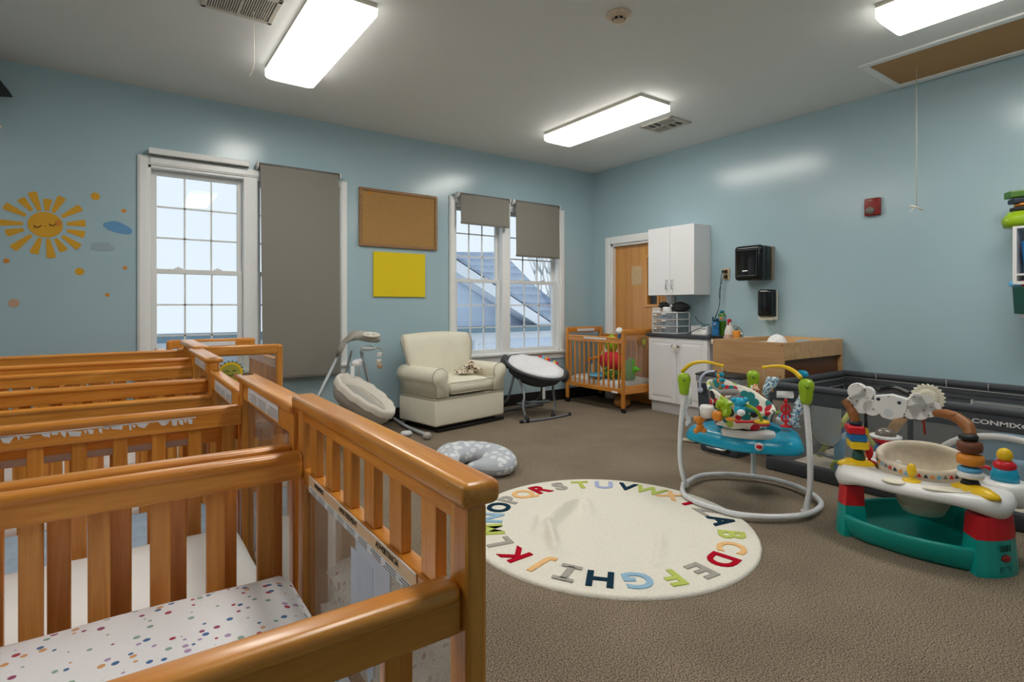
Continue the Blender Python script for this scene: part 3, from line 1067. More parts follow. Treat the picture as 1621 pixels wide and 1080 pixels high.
c1 = crib('baby_crib', 'honey pine crib closest to the camera, with short slats above its clear end panel', 'crib', (0.334, 0.515, 0), 0.72, 1.34, 1.03, 0.915, 0.70, 'slat', rz=R(-0.5), railh=0.056, capw=0.05, pt=0.026, group='cribs in the row on the left', sw=0.032, pitch=0.0905, first=0.0705, tower=(0.28, 0.845))
c2 = crib('baby_crib', 'second crib of the left row, torn white label remains on its side rail', 'crib', (0.352, 1.255, 0), 0.665, 1.0, 1.005, 0.915, 0.565, 'panel', group='cribs in the row on the left', sheet=None, railh=0.062, sw=0.034, pitch=0.0905, first=0.035)
c3 = crib('baby_crib', 'lower crib third in the left row, with a grey label strip on its side rail', 'crib', (0.352, 1.935, 0), 0.68, 1.0, 0.95, 0.856, 0.44, 'panel', group='cribs in the row on the left', sheet='bluesheet', sw=0.032, pitch=0.09, railh=0.062, capt=0.02)
c4 = crib('baby_crib', 'fourth crib of the left row, with a thick square-ended cap and white end label', 'crib', (0.35, 2.63, 0), 0.67, 1.0, 1.0, 0.915, 0.40, 'panel', group='cribs in the row on the left', sheet=None, sw=0.032, pitch=0.09, railh=0.058, capt=0.035)
c5 = crib('baby_crib', 'fifth crib of the left row, farthest with short slats under a wide pale cap', 'crib', (0.372, 3.32, 0), 0.70, 1.1, 1.01, 0.95, 0.44, 'slat', capw=0.075, group='cribs in the row on the left', sheet=None, sw=0.032, pitch=0.09, endlab=False, railh=0.06)
c6 = crib('baby_crib', 'low crib under the left window, only its pale end cap and corner showing', 'crib', (0.27, 4.30, 0), 0.66, 1.0, 0.905, 0.84, 0.40, 'panel', group='cribs in the row on the left', sheet=None, sw=0.03, pitch=0.08, endlab=False)
# crib standing lengthwise behind the row (local x runs along world -y)
c7 = crib('baby_crib', 'crib turned lengthwise behind the row, with rounded clear ends and a smiling sun picture', 'crib', (0.93, 4.04, 0), 0.63, 1.0, 0.955, 0.86, 0.42, 'frame', rz=R(-90), sheet='sheet', sw=0.02, pitch=0.062, zbot=0.22, casters=True)
c7.location = (0.30, 4.04, 0)
# place: local (x,y) -> world; near end at y=4.04
# crib beside the door
c8 = crib('baby_crib', 'small wheeled crib full of toys between the window and the white cabinet', 'crib', (5.29, 4.36, 0), 0.63, 1.0, 0.95, 0.86, 0.36, 'frame', rz=R(-90), sheet='mattress', sw=0.02, pitch=0.083, zbot=0.22, casters=True, first=0.05)
c8.location = (4.655, 4.355, 0)

MB().box(-0.66, -0.28, -0.0004, 0.0, 0.826, 0.846).build('white_rail_label', M['label'], c8)
c8.children[-1].location = (0, 0.0085, 0)
# torn label remains along the far rail of crib two, grey strip on crib three
rr = random.Random(5)
mb = MB()
x = -0.62
while x < -0.17:
    w_ = rr.uniform(0.006, 0.03)
    if rr.random() < 0.8:
        h_ = rr.uniform(0.008, 0.02)
        z_ = 0.915 - 0.024 - rr.uniform(0, 0.004)
        p_ = [(x, z_), (x + w_, z_ + rr.uniform(-.004, .002)), (x + w_ * rr.uniform(.5, 1), z_ - h_), (x + w_ * rr.uniform(0, .4), z_ - h_ * rr.uniform(.5, 1))]
        mb.prism(p_, 0, 0.0006, M4=Matrix(((1, 0, 0, 0), (0, 0, -1, 0.6228), (0, 1, 0, 0), (0, 0, 0, 1))))
    x += w_ * 1.15
mb.box(-0.62, -0.165, 0.6222, 0.6228, 0.8885, 0.892)
mb.build('torn_label', M['label'], c2)
MB().box(-0.62, -0.165, 0.0112, 0.0118, 0.797, 0.815).build('grey_label_strip', mat('grey_rail_label', srgb(186, 170, 160), 0.6), c3)

# smiling sun picture hung on the lengthwise crib
t = empty('sun_picture', (0.565, 4.03, 0.80), 'round green and yellow smiling sun picture on the lengthwise crib', 'decoration')
p_ = at_y(365, 591, 4.02)
t.location = (p_.x, 4.02, p_.z)
n = 20
star = [((0.085 if i % 2 else 0.070) * math.cos(2 * PI * i / (2 * n)), (0.085 if i % 2 else 0.070) * math.sin(2 * PI * i / (2 * n))) for i in range(2 * n)]
up = frame_m((0, 0, 0), (1, 0, 0), (0, 0, 1))
MB().prism(star, 0, 0.004, M4=up).build('dark_rays', mat('dark_teal_card', srgb(50, 100, 110), 0.6), t)
MB().prism([(0.072 * math.cos(2 * PI * i / 24) * (1 + .04 * (i % 2)), 0.072 * math.sin(2 * PI * i / 24) * (1 + .04 * (i % 2))) for i in range(24)], 0.004, 0.006, M4=up).build('golden_rim', M['yellow'], t)
MB().prism([(0.058 * math.cos(2 * PI * i / 24), 0.058 * math.sin(2 * PI * i / 24)) for i in range(24)], 0.006, 0.008, M4=up).build('face_disc', mat('olive_yellow_card', srgb(170, 170, 70), 0.6), t)
mb = MB()
for sx in (-0.022, 0.022):
    mb.tube([(sx - 0.012, -0.009, 0.012), (sx, -0.009, 0.02), (sx + 0.012, -0.009, 0.012)], 0.0022, 6, sub=3)
mb.tube([(-0.016, -0.009, -0.008), (0, -0.009, -0.016), (0.016, -0.009, -0.006)], 0.0022, 6, sub=3)
mb.build('face_lines', M['ink'], t)
MB().ell((0.03, -0.008, -0.018), (0.011, 0.002, 0.011)).build('pink_cheek', mat('pink_card', srgb(210, 120, 110), 0.6), t)
MB().ell((-0.035, -0.008, -0.006), (0.009, 0.002, 0.009)).build('green_cheek', mat('green_card', srgb(150, 210, 60), 0.6), t)
# ================================================================== ON THE FAR WALL
def shade(x0, x1, zt, zb, label, lean=0.0, group='taupe roller blinds'):
    yw = WY1 - 0.075
    t = empty('window_blind', ((x0 + x1) / 2, yw, zt), label, 'window blind', group=group)
    a = (x1 - x0) / 2
    ln = zt - zb
    MB().tube([(-a, 0, 0), (a, 0, 0)], 0.026, 16).build('roller', M['shade2'], t)
    if ln > 0.1:
        def fn(u, v):
            return (-a + 0.012 + (2 * a - 0.024) * u + lean * v, -0.026 + 0.003 * math.sin(v * 5), -ln * v)
        MB().grid(fn, 6, 20).grid(lambda u, v: (fn(u, v)[0], fn(u, v)[1] + 0.0012, fn(u, v)[2]), 6, 20).build('shade_cloth', M['shade'], t)
        MB().box(-a + 0.012 + lean, a - 0.012 + lean, -0.032, -0.018, -ln - 0.012, -ln + 0.014, 0.004).build('bottom_bar', M['shade2'], t)
    for sx in (-1, 1):
        MB().lathe([(0.03, 0), (0.034, 0.01), (0.02, 0.02)], 16, M4=T(sx * a, 0, 0) @ RYm(sx * PI / 2)).box(sx * (a + 0.006) - 0.006, sx * (a + 0.006) + 0.006, 0.0, 0.055, -0.03, 0.03).build('shade_bracket', M['trim2'], t)
    return t


shade(1.035, 1.772, 2.505, 0.56, 'long taupe roller shade pulled down over half of the tall left window', 0.02)
shade(3.13, 3.825, 2.485, 2.165, 'short taupe roller shade, pulled down least, left half of the right window')
shade(3.90, 4.61, 2.485, 1.835, 'taupe roller shade over the upper right half of the right window')
t = empty('window_blind_housing', (0.58, 5.44, 2.50), 'narrow white rolled-up shade housing above the left window', 'window blind')
MB().box(-0.38, 0.38, -0.03, 0.03, -0.022, 0.028, 0.006).build('housing', M['trim2'], t)
MB().box(-0.38, 0.38, 0.0, 0.012, -0.03, -0.022).build('rolled_edge', M['shade2'], t)

# cork board
t = empty('cork_board', (2.44, 5.5, 2.14), 'framed brown cork board hung between the two windows', 'board')
a, b = 0.445, 0.30
MB().box(-a, a, -0.03, -0.0, b - 0.03, b, 0.003).box(-a, a, -0.03, -0.0, -b, -b + 0.03, 0.003).box(-a, -a + 0.03, -0.03, 0, -b + 0.03, b - 0.03, 0.003).box(a - 0.03, a, -0.03, 0, -b + 0.03, b - 0.03, 0.003).build('board_frame', M['corkframe'], t)
MB().box(-a + 0.02, a - 0.02, -0.018, -0.004, -b + 0.02, b - 0.02).build('cork_sheet', M['cork'], t)
MB().ell((-0.33, -0.022, 0.255), (0.022, 0.005, 0.009)).build('orange_pin', M['orange'], t)
o = MB().box(-0.295, 0.295, -0.02, 0, -0.235, 0.235, 0.003).build('yellow_board', M['yellowboard'], loc=(2.445, 5.5, 1.555))
tag(o, 'plain bright yellow square board below the cork board', 'board')

# ---- wall stickers (thin vinyl with real thickness)
UPR = frame_m((0, 0, 0), (1, 0, 0), (0, 0, 1))     # local z -> world -y


def sticker_pts(f, n=28):
    return [f(2 * PI * i / n) for i in range(n)]


s0 = at_y(72, 356, 5.5)
t = empty('sun_sticker', (s0.x, 5.499, s0.z), 'smiling mustard sun wall sticker with closed eyes and paddle-shaped rays', 'wall sticker')
rx, rz = 0.104, 0.098
MB().prism(sticker_pts(lambda a: (rx * math.cos(a), rz * math.sin(a))), 0, 0.0015, M4=UPR).build('sun_face', M['decal_y'], t)
rays = [(8, .15, .245), (-14, .155, .245), (-38, .15, .26), (-60, .14, .225), (-82, .13, .255), (-107, .13, .235), (-134, .14, .27), (-160, .155, .24), (181, .15, .31), (152, .15, .265), (128, .15, .235), (108, .13, .255), (86, .13, .20), (66, .13, .245), (36, .14, .265)]
for i, (a, r0, r1) in enumerate(rays):
    a = R(a)
    r0 -= 0.022
    d = Vector((math.cos(a), math.sin(a)))
    p_ = Vector((-d.y, d.x))
    w0, w1 = 0.012, 0.028
    pts = [d * r0 - p_ * w0, d * (r1 - .008) - p_ * w1, d * r1 - p_ * w1 * 0.6, d * r1 + p_ * w1 * 0.6, d * (r1 - .008) + p_ * w1, d * r0 + p_ * w0]
    MB().prism([(v.x, v.y) for v in pts], 0, 0.0015, M4=UPR).build('sun_ray', M['decal_y'], t)
mb = MB()
for sx, sz in ((-0.046, -0.012), (0.043, 0.008)):
    mb.tube([(sx - 0.022, -0.003, sz + 0.004), (sx - 0.008, -0.003, sz - 0.008), (sx + 0.008, -0.003, sz - 0.007), (sx + 0.022, -0.003, sz + 0.007)], 0.0028, 6, sub=3)
    for k in (-1, 0, 1):
        mb.tube([(sx + k * 0.011 - .004, -0.003, sz - 0.006), (sx + k * 0.013 - .006, -0.003, sz - 0.018)], 0.002, 5)
mb.ell((0.0, -0.003, -0.012), (0.004, 0.001, 0.003))
mb.build('closed_eyes', M['decal_d'], t)
MB().prism(sticker_pts(lambda a: (0.075 + 0.022 * math.cos(a), 0.018 + 0.024 * math.sin(a)), 18), 0.0016, 0.002, M4=UPR).build('cheek', M['decal_o'], t)
for (px_, py_, r_, m_, lb) in ((151, 311, .030, 'decal_y', 'largest mustard dot sticker up and right of the sun sticker'),
                               (196, 334, .016, 'decal_o', 'small orange dot sticker above the blue cloud sticker'),
                               (10, 413, .018, 'decal_o', 'orange dot sticker below the left rays of the sun, by the photo edge'),
                               (126, 430, .029, 'decal_y', 'large mustard dot sticker below the sun sticker'),
                               (198, 424, .015, 'decal_o', 'small orange dot sticker beside the window, below the grey cloud'),
                               (170, 467, .015, 'decal_o', 'lowest small orange dot sticker, left of the window casing'),
                               (22, 480, .032, 'decal_p', 'faded peach dot sticker low at the left edge of the wall')):
    p_ = at_y(px_, py_, 5.5)
    o = MB().prism(sticker_pts(lambda a: (r_ * math.cos(a), r_ * math.sin(a))), 0, 0.0015, M4=UPR).build('dot_sticker', M[m_], loc=(p_.x, 5.499, p_.z))
    tag(o, lb, 'wall sticker', 'dot stickers on the wall')


def cloud_pts(L_, seed, slope=0.0):
    pts = []
    for i in range(40):
        a = 2 * PI * i / 40
        rr_ = 1 + 0.13 * abs(math.sin(a * 2.5 + seed))
        x = L_ * math.cos(a) * rr_
        z = (0.62 * L_ * math.sin(a) * rr_) if math.sin(a) > 0 else 0.34 * L_ * math.sin(a)
        pts.append((x, z + slope * x))
    return pts


p_ = at_y(187, 363, 5.5)
o = MB().prism(cloud_pts(0.088, 0.5, -0.22), 0, 0.0015, M4=UPR).build('cloud_sticker', M['decal_b'], loc=(p_.x, 5.499, p_.z))
tag(o, 'blue cloud wall sticker beside the left window casing', 'wall sticker')
p_ = at_y(162, 393, 5.5)
o = MB().prism(cloud_pts(0.072, 1.6), 0, 0.0015, M4=UPR).build('cloud_sticker', M['decal_g'], loc=(p_.x, 5.499, p_.z))
tag(o, 'pale grey cloud wall sticker below the blue cloud', 'wall sticker')

# ================================================================== ARMCHAIR
t = empty('glider_armchair', (2.45, 4.69, 0), 'cream upholstered glider armchair with rolled arms between the swing and the window', 'armchair', R(10.5))
AW, AD = 0.93, 0.60
MB().box(0.0, AW, 0.0, AD, 0.065, 0.325, 0.02, seg=4).build('skirt_base', M['upholstery'], t)
MB().tube([(0.005, -0.003, 0.325), (AW - 0.005, -0.003, 0.325), (AW + 0.003, 0.01, 0.325), (AW + 0.003, AD, 0.325)], 0.005, 6).tube([(0.0, -0.003, 0.325), (-0.003, 0.02, 0.325), (-0.003, AD, 0.325)], 0.005, 6).build('skirt_piping', M['piping'], t)
for sx in (0, 1):
    xc = 0.085 if sx == 0 else AW - 0.085
    s_ = -1 if sx == 0 else 1
    ar = MB()
    prof = []
    for i in range(22):
        a = -0.25 * PI + 1.5 * PI * i / 21
        prof.append((xc + s_ * 0.018 - s_ * 0.092 * math.cos(a) * 1.0, 0.535 + 0.085 * math.sin(a)))
    prof = [(xc + s_ * 0.07, 0.335), (xc + s_ * 0.07, 0.45)] + [(xc + s_ * (0.022 + 0.093 * math.cos(q)), 0.535 + 0.085 * math.sin(q)) for q in [R(-40) + R(260) * i / 20 for i in range(21)]] + [(xc - s_ * 0.075, 0.45), (xc - s_ * 0.08, 0.335)]
    rings = [[(x_, y_, z_) for (x_, z_) in prof] for y_ in (0.0, 0.012, 0.5, AD)]
    rings[0] = [(xc + (x_ - xc) * 0.94, -0.008, 0.46 + (z_ - 0.46) * 0.95) for (x_, z_) in prof]
    ar.loft(rings)
    a_ = ar.build('arm', M['upholstery'], t)
    MB().tube([(x_, 0.004, z_) for (x_, z_) in prof], 0.0055, 6).build('arm_piping', M['piping'], a_)


def cushion(w_, d_, h_, mb=None, puff=0.5, n=3.2):
    mb = mb or MB()

    def fn(u, v):
        th = (u - 0.5) * 2 * PI
        ph = (v - 0.5) * PI
        c = lambda a, e: math.copysign(abs(math.cos(a)) ** e, math.cos(a))
        s = lambda a, e: math.copysign(abs(math.sin(a)) ** e, math.sin(a))
        return Vector((w_ / 2 * c(ph, puff) * c(th, 0.28), d_ / 2 * c(ph, puff) * s(th, 0.28), h_ / 2 * s(ph, 0.9)))
    mb.grid(fn, 48, 20)
    return mb


mb = cushion(0.60, 0.58, 0.17)
sc = mb.build('seat_cushion', M['upholstery'], t, loc=(AW / 2, 0.27, 0.415))
MB().tube([(-0.285, -0.285, 0.055), (0.285, -0.285, 0.055)], 0.005, 6).tube([(-0.285, -0.287, -0.05), (0.285, -0.287, -0.05)], 0.005, 6).build('cushion_piping', M['piping'], sc)
mb = MB()
rings = []
prof = [(0.46, 0.34, 0.36), (0.43, 0.40, 0.36), (0.415, 0.55, 0.38), (0.44, 0.68, 0.43), (0.46, 0.80, 0.455), (0.475, 0.88, 0.455), (0.51, 0.93, 0.445), (0.56, 0.948, 0.435), (0.60, 0.93, 0.43), (0.625, 0.88, 0.42), (0.62, 0.81, 0.41), (0.60, 0.70, 0.37), (0.60, 0.34, 0.34)]
NX = 16
for i in range(NX + 1):
    u = -1 + 2 * i / NX
    k = 1 - 0.06 * abs(u) ** 6
    rg = []
    for (y_, z_, hw) in prof:
        rg.append((AW / 2 - 0.02 + u * hw, 0.57 + (y_ - 0.57) * (1 - 0.25 * abs(u) ** 8), 0.34 + (z_ - 0.34) * (1 - 0.035 * u * u)))
    rings.append(rg)
mb.loft(rings)
bk = mb.build('backrest', M['upholstery'], t)
for u in (-1, 1):
    MB().tube([(AW / 2 - 0.02 + u * (hw + 0.001), 0.57 + (y_ - 0.57) * 0.77, 0.34 + (z_ - 0.34) * 0.965) for (y_, z_, hw) in prof[1:8]], 0.005, 6).build('back_piping', M['piping'], bk)
MB().box(0.08, AW - 0.08, 0.06, AD - 0.04, 0.03, 0.066).box(0.06, AW + 0.03, 0.03, 0.08, 0.0, 0.035, 0.01).box(0.06, AW - 0.02, 0.55, 0.60, 0.0, 0.035, 0.01).box(0.10, 0.15, 0.03, 0.6, 0.0, 0.035, 0.01).box(AW - 0.1, AW - 0.05, 0.03, 0.6, 0.0, 0.035, 0.01).build('glider_base', M['mblack'], t)

# giraffe print blanket bunched on the seat
am = t.matrix_world if False else Matrix.Translation(t.location) @ RZ(R(10.5))
p_ = am @ Vector((0.60, 0.24, 0.506))
t = empty('plush_lovey', p_, 'small spotted giraffe-print cuddle cloth lying on the cream armchair seat', 'soft toy')
mb = MB()


def fn(u, v):
    x, y = (u - 0.5) * 0.24, (v - 0.5) * 0.2
    z = 0.022 + 0.022 * noise.noise(Vector((x * 16, y * 16, 1.3))) + 0.012 * math.sin(x * 50 + y * 20)
    return Vector((x * (1 - 0.3 * abs(v - .5)), y, max(0.002, z)))


mb.grid(fn, 30, 26)
mb.build('cloth', M['giraffe'], t)
MB().ell((0.09, 0.06, 0.07), (0.045, 0.04, 0.06)).ell((0.075, 0.03, 0.085), (0.024, 0.03, 0.022)).build('head', M['giraffe'], t)
MB().tube([(0.05, 0.06, 0.07), (-0.02, 0.03, 0.05), (-0.06, -0.04, 0.03)], [0.02, 0.018, 0.014], 8, sub=4).build('arm', M['giraffe'], t)
MB().tube([(0.12, 0.05, 0.06), (0.16, 0.0, 0.04), (0.15, -0.05, 0.02)], [0.02, 0.018, 0.014], 8, sub=4).build('arm', M['giraffe'], t)

# ================================================================== BABY SWING
SD = 4.75
t = empty('baby_swing', (1.95, 4.85, 0), 'beige and pale grey baby swing left of the armchair', 'baby swing')
org = Vector((1.95, 4.85, 0))


def L_(v):
    return v - org


hub_l = at_y(537, 562, 5.15)
hub_r = at_y(573, 558, 5.05)
lf = at_z(498, 640, 0.0)
lf = Vector((1.55, 5.12, 0.02))
fcap = at_z(680, 690, 0.03)
rfoot = at_z(618, 652, 0.03)
MB().tube([L_(at_y(536, 562, 5.15)), L_(at_y(507, 622, 4.95)), L_(at_y(490, 668, 4.80)), L_(Vector((1.62, 4.55, 0.03))), L_(Vector((1.85, 4.36, 0.03)))], 0.014, 10, sub=5).build('leg', M['tubegrey'], t)
MB().tube([L_(at_y(572, 556, 5.12)), L_(at_y(585, 610, 5.22)), L_(at_y(600, 650, 5.25)), L_(at_z(612, 655, 0.04)), L_(at_z(645, 676, 0.03)), L_(fcap)], 0.016, 10, sub=5).build('leg', M['tubegrey'], t)
MB().tube([L_(at_y(557, 556, 5.2)), L_(at_y(548, 590, 5.33)), L_(Vector((1.72, 5.38, 0.03)))], 0.012, 10, sub=4).build('leg', M['tubegrey'], t)
MB().tube([L_(Vector((1.62, 4.58, 0.03))), L_(Vector((1.9, 4.9, 0.02))), L_(at_z(612, 657, 0.03))], 0.012, 10, sub=4).build('cross_tube', M['tubegrey'], t)
MB().ell(L_(at_z(676, 690, 0.035)), (0.042, 0.035, 0.034)).build('end_cap', M['taupepl'], t)
# head shell
mb = MB()
hp = [at_y(537, 560, 5.1), at_y(545, 541, 5.1), at_y(556, 532, 5.08), at_y(570, 531, 5.05), at_y(585, 535, 5.0), at_y(598, 537, 4.95)]
rings = []
for i, v in enumerate(hp):
    c = L_(v)
    hw = [0.055, 0.075, 0.085, 0.095, 0.10, 0.075][i]
    th_ = [0.03, 0.042, 0.05, 0.046, 0.042, 0.034][i]
    rings.append([(c.x + th_ * math.sin(a) * (0.9 if i < 2 else 0.35), c.y + hw * math.cos(a), c.z + th_ * math.sin(a)) for a in [2 * PI * k / 20 for k in range(20)]])
mb.loft(rings)
hd = mb.build('motor_housing', M['taupepl'], t)
c = L_(at_y(586, 536, 4.96))
MB().lathe([(0.075, 0), (0.078, 0.012), (0.06, 0.018)], 24, M4=T(c.x, c.y - 0.02, c.z + 0.03) @ RXm(0.25), sx=1.1, sy=1.0).build('control_panel', M['seatbeige'], hd)
for k in range(5):
    a = 2 * PI * k / 5
    MB().ell((c.x + 0.04 * math.cos(a), c.y - 0.03 + 0.034 * math.sin(a), c.z + 0.048), (0.016, 0.013, 0.006)).build('button', M['white'], hd)
c2_ = L_(at_y(583, 552, 4.98))
MB().lathe([(0.02, 0.03), (0.07, 0.012), (0.075, 0), (0.06, -0.015), (0.03, -0.02)], 24, M4=T(*c2_)).build('rotor', M['tubegrey'], t)
MB().tube([L_(at_y(590, 551, 4.98)), L_(at_y(603, 552, 4.96)), L_(at_y(606, 562, 4.96))], 0.006, 8, sub=4).build('mobile_arm', M['taupepl'], t)
for q, (px_, py_) in enumerate(((600, 562), (599, 573), (601, 580))):
    c = L_(at_y(px_, py_, 4.97))
    mb = MB().ell(c, (0.026, 0.02, 0.024))
    mb.ell(c + Vector((0.014, -0.014, 0.014)), 0.012)
    mb.ell(c + Vector((-0.014, -0.014, 0.014)), 0.012)
    mb.build('mobile_toy', [M['padwhite'], M['seatbeige'], mat('tan_plush', srgb(196, 164, 136), 0.9)][q], t)
c = L_(at_y(565, 575, 5.0))
MB().ell(c, (0.05, 0.04, 0.035)).ell(c + Vector((0.02, -.02, 0.02)), 0.022).build('plush_bunny', M['padwhite'], t)
c = L_(at_y(558, 588, 4.98))
MB().box(c.x - 0.018, c.x + 0.018, c.y - 0.003, c.y + 0.003, c.z - 0.05, c.z + 0.05).build('care_tag', M['paper'], t)
# seat: reclined oval bowl, long axis from head (upper left) to foot (lower right)
ha, ft = L_(at_y(550, 606, 4.95)), L_(at_y(606, 655, 4.52))
ax = (ft - ha)
ln = ax.length
ax.normalize()
sd = Vector((0.62, 0.78, 0.0))
sd = (sd - ax * sd.dot(ax)).normalized()
nm = sd.cross(ax)
if nm.z < 0:
    nm = -nm
ce = (ha + ft) / 2


def seat_pt(a, r, d):
    wv = 0.235 * (1 - 0.12 * math.cos(a))
    return ce + ax * (ln * 0.62 * r * math.cos(a)) + sd * (wv * r * math.sin(a)) + nm * d


rings = []
for (r, d) in ((0.15, -0.15), (0.6, -0.145), (0.85, -0.11), (0.98, -0.05), (1.02, 0.0), (1.03, 0.025), (1.0, 0.045), (0.94, 0.035), (0.90, 0.0)):
    rings.append([seat_pt(2 * PI * k / 36, r, d) for k in range(36)])
st = MB().loft(rings, caps=True).build('seat_shell', M['taupepl'], t)
rings = []
for (r, d) in ((1.035, -0.01), (1.05, 0.03), (1.0, 0.062), (0.90, 0.045), (0.78, -0.015), (0.6, -0.06), (0.35, -0.085), (0.02, -0.09)):
    rings.append([seat_pt(2 * PI * k / 36, r, d + (0.02 * math.cos(2 * PI * k / 36) ** 2 if r < 0.8 else 0) + 0.006 * math.sin(k * 2.2)) for k in range(36)])
MB().loft(rings, caps=False).build('seat_fabric', M['seatbeige'], t)
rings = []
for (r, d) in ((0.80, -0.02), (0.76, 0.012), (0.62, -0.02), (0.4, -0.045), (0.02, -0.055)):
    rings.append([seat_pt(2 * PI * k / 30, r * (1 - 0.25 * (abs(math.sin(2 * PI * k / 30)) > .8)), d) for k in range(30)])
MB().loft(rings, caps=False).build('seat_pad', mat('warm_grey_pad', srgb(206, 200, 186), 0.9, bump=0.2), t)
MB().tube([L_(at_y(575, 558, 5.08)), L_(at_y(560, 640, 5.05)), ce - nm * 0.16 + ax * 0.05], 0.012, 8, sub=5).build('hanger_arm', M['tubegrey'], t)
o = MB().lathe([(0.0, 0.0), (0.035, 0.002), (0.048, 0.02), (0.035, 0.042), (0.0, 0.048)], 20, sx=1.3).build('floor_toy', M['padwhite'], loc=at_z(643, 690, 0.0))
tag(o, 'small white round toy on the carpet by the swing foot', 'toy')

# ================================================================== BOUNCER SEAT
org = Vector((3.78, 4.85, 0))
t = empty('baby_rocker', org, 'dark grey oval baby rocker seat with white pad under the right window', 'baby seat')
ce = Vector((0.02, 0.02, 0.53))
axv = Vector((0.80, -0.46, -0.22)).normalized()
sdv = Vector((0.42, 0.80, 0.38))
sdv = (sdv - axv * sdv.dot(axv)).normalized()
nv = sdv.cross(axv)
if nv.z < 0:
    nv = -nv


def sp(a, r, d, la=0.34, lb=0.235):
    return ce + axv * (la * r * math.cos(a)) + sdv * (lb * r * math.sin(a)) + nv * d


rings = [[sp(2 * PI * k / 36, r, d) for k in range(36)] for (r, d) in ((0.1, -0.18), (0.55, -0.165), (0.85, -0.10), (0.98, -0.02), (1.0, 0.0), (0.95, -0.01))]
MB().loft(rings).build('seat_sling', M['charcoal'], t)
MB().tube([sp(2 * PI * k / 36, 1.01, 0.005) for k in range(36)], 0.02, 10, closed=True).build('rim_tube', M['dgrey'], t)
rings = [[sp(2 * PI * k / 36, r, d + 0.005 * math.sin(k * 1.7)) for k in range(36)] for (r, d) in ((0.95, -0.01), (0.93, 0.035), (0.7, 0.022), (0.45, 0.008), (0.02, 0.0))]
MB().loft(rings, caps=False).build('white_pad', M['padwhite'], t)
f1, f2 = at_z(826, 668, 0.014) - org, at_z(901, 656, 0.014) - org
f3, f4 = Vector((-0.36, 0.36, 0.014)), Vector((0.42, 0.42, 0.014))
MB().tube([f1, (f1 + f2) / 2 + Vector((0, -0.04, 0)), f2], 0.014, 10, sub=6).build('floor_tube', M['grey'], t)
MB().tube([f3, (f3 + f4) / 2 + Vector((0, 0.02, 0)), f4], 0.014, 10, sub=6).build('floor_tube', M['grey'], t)
for v in (f1, f2, f3, f4):
    MB().ell(v + Vector((0, 0, 0.004)), (0.03, 0.02, 0.018)).build('rubber_foot', M['mblack'], t)
ml, mr = (f1 * 0.9 + f2 * 0.1), (f1 * 0.35 + f2 * 0.65)
for (a, b, c) in ((ml, Vector((-0.24, -0.10, 0.30)), sp(2.5, 1.02, -0.02)), (mr, Vector((0.26, 0.0, 0.22)), sp(0.9, 1.02, -0.03)), (Vector((-0.2, 0.37, 0.014)), Vector((-0.22, 0.2, 0.22)), sp(2.2, 1.02, -0.02)), (Vector((0.22, 0.40, 0.014)), Vector((0.28, 0.25, 0.2)), sp(1.2, 1.02, -0.03))):
    MB().tube([a, a * 0.5 + b * 0.5 + Vector(((-0.03 if a.x < 0 else 0.03), 0, 0)), b, c], 0.0135, 10, sub=6).build('leg', M['grey'], t)
for v in (ml, mr):
    MB().lathe([(0.034, 0), (0.026, 0.03), (0.014, 0.075)], 12, M4=T(v.x, v.y, 0.005)).build('foot_boot', M['mblack'], t)
for a in (3.0, 0.15):
    v = sp(a, 1.03, -0.03)
    MB().ell(v, (0.055, 0.05, 0.085)).build('side_hub', M['dgrey'], t)
MB().tube([ml * 0.6 + Vector((-0.1, 0, 0.2)), Vector((0, 0.1, 0.13)), mr * 0.6 + Vector((0.05, 0, 0.16))], 0.016, 8, sub=5).box(-0.12, 0.14, 0.02, 0.2, 0.10, 0.13, 0.01).build('vibration_base', M['grey'], t)
MB().box(0.0, 0.035, -0.13, -0.125, 0.20, 0.33).build('care_tag', M['paper'], t)
for k in range(7):
    v = sp(0.75 + k * 0.11, 1.0, 0.035)
    MB().ell(v, 0.021).build('toy_bead', M[['red', 'yellow', 'blue', 'red', 'orange', 'sky', 'red'][k]], t)

# ================================================================== NURSING PILLOW, RUG
t_ = at_z(735, 738, 0.0)
pc = Vector((2.19, 3.56, 0))


def pil(u, v):
    a = R(-150) + R(330) * u
    k = 0.5 - 0.5 * math.cos(2 * PI * min(max(u, 0.0), 1.0))
    rr_ = 0.115 * (0.25 + 0.75 * min(1, (k * 3) ** 0.5)) if 0 < u < 1 else 0.012
    ph = 2 * PI * v
    rad = 0.17
    return Vector(((rad + rr_ * math.cos(ph)) * math.cos(a) * 1.0, (rad + rr_ * math.cos(ph)) * math.sin(a) * 1.3, max(0.001, 0.065 + 0.72 * rr_ * math.sin(ph) + 0.006 * noise.noise(Vector((a * 5, ph, 2))))))


o = MB().grid(pil, 60, 20).build('nursing_pillow', M['leafprint'], loc=pc, rot=(0, 0, R(5)))
tag(o, 'grey nursing pillow with white leaf print lying on the carpet', 'pillow')

RC = Vector((2.21, 2.188, 0))
RR = 0.783


def rug_h(x, y):
    q = Vector((x, y, 0)) + RC
    h = 0.016
    # folds, as ridge segments
    for (ax_, ay_, bx_, by_, hh, ww) in FOLDS:
        d = Vector((bx_ - ax_, by_ - ay_))
        s_ = max(0, min(1, ((q.x - ax_) * d.x + (q.y - ay_) * d.y) / d.length_squared))
        dx, dy = q.x - ax_ - d.x * s_, q.y - ay_ - d.y * s_
        h += hh * math.sin(PI * min(1, max(0, 0.15 + 0.7 * s_))) * math.exp(-(dx * dx + dy * dy) / (ww * ww))
    return h


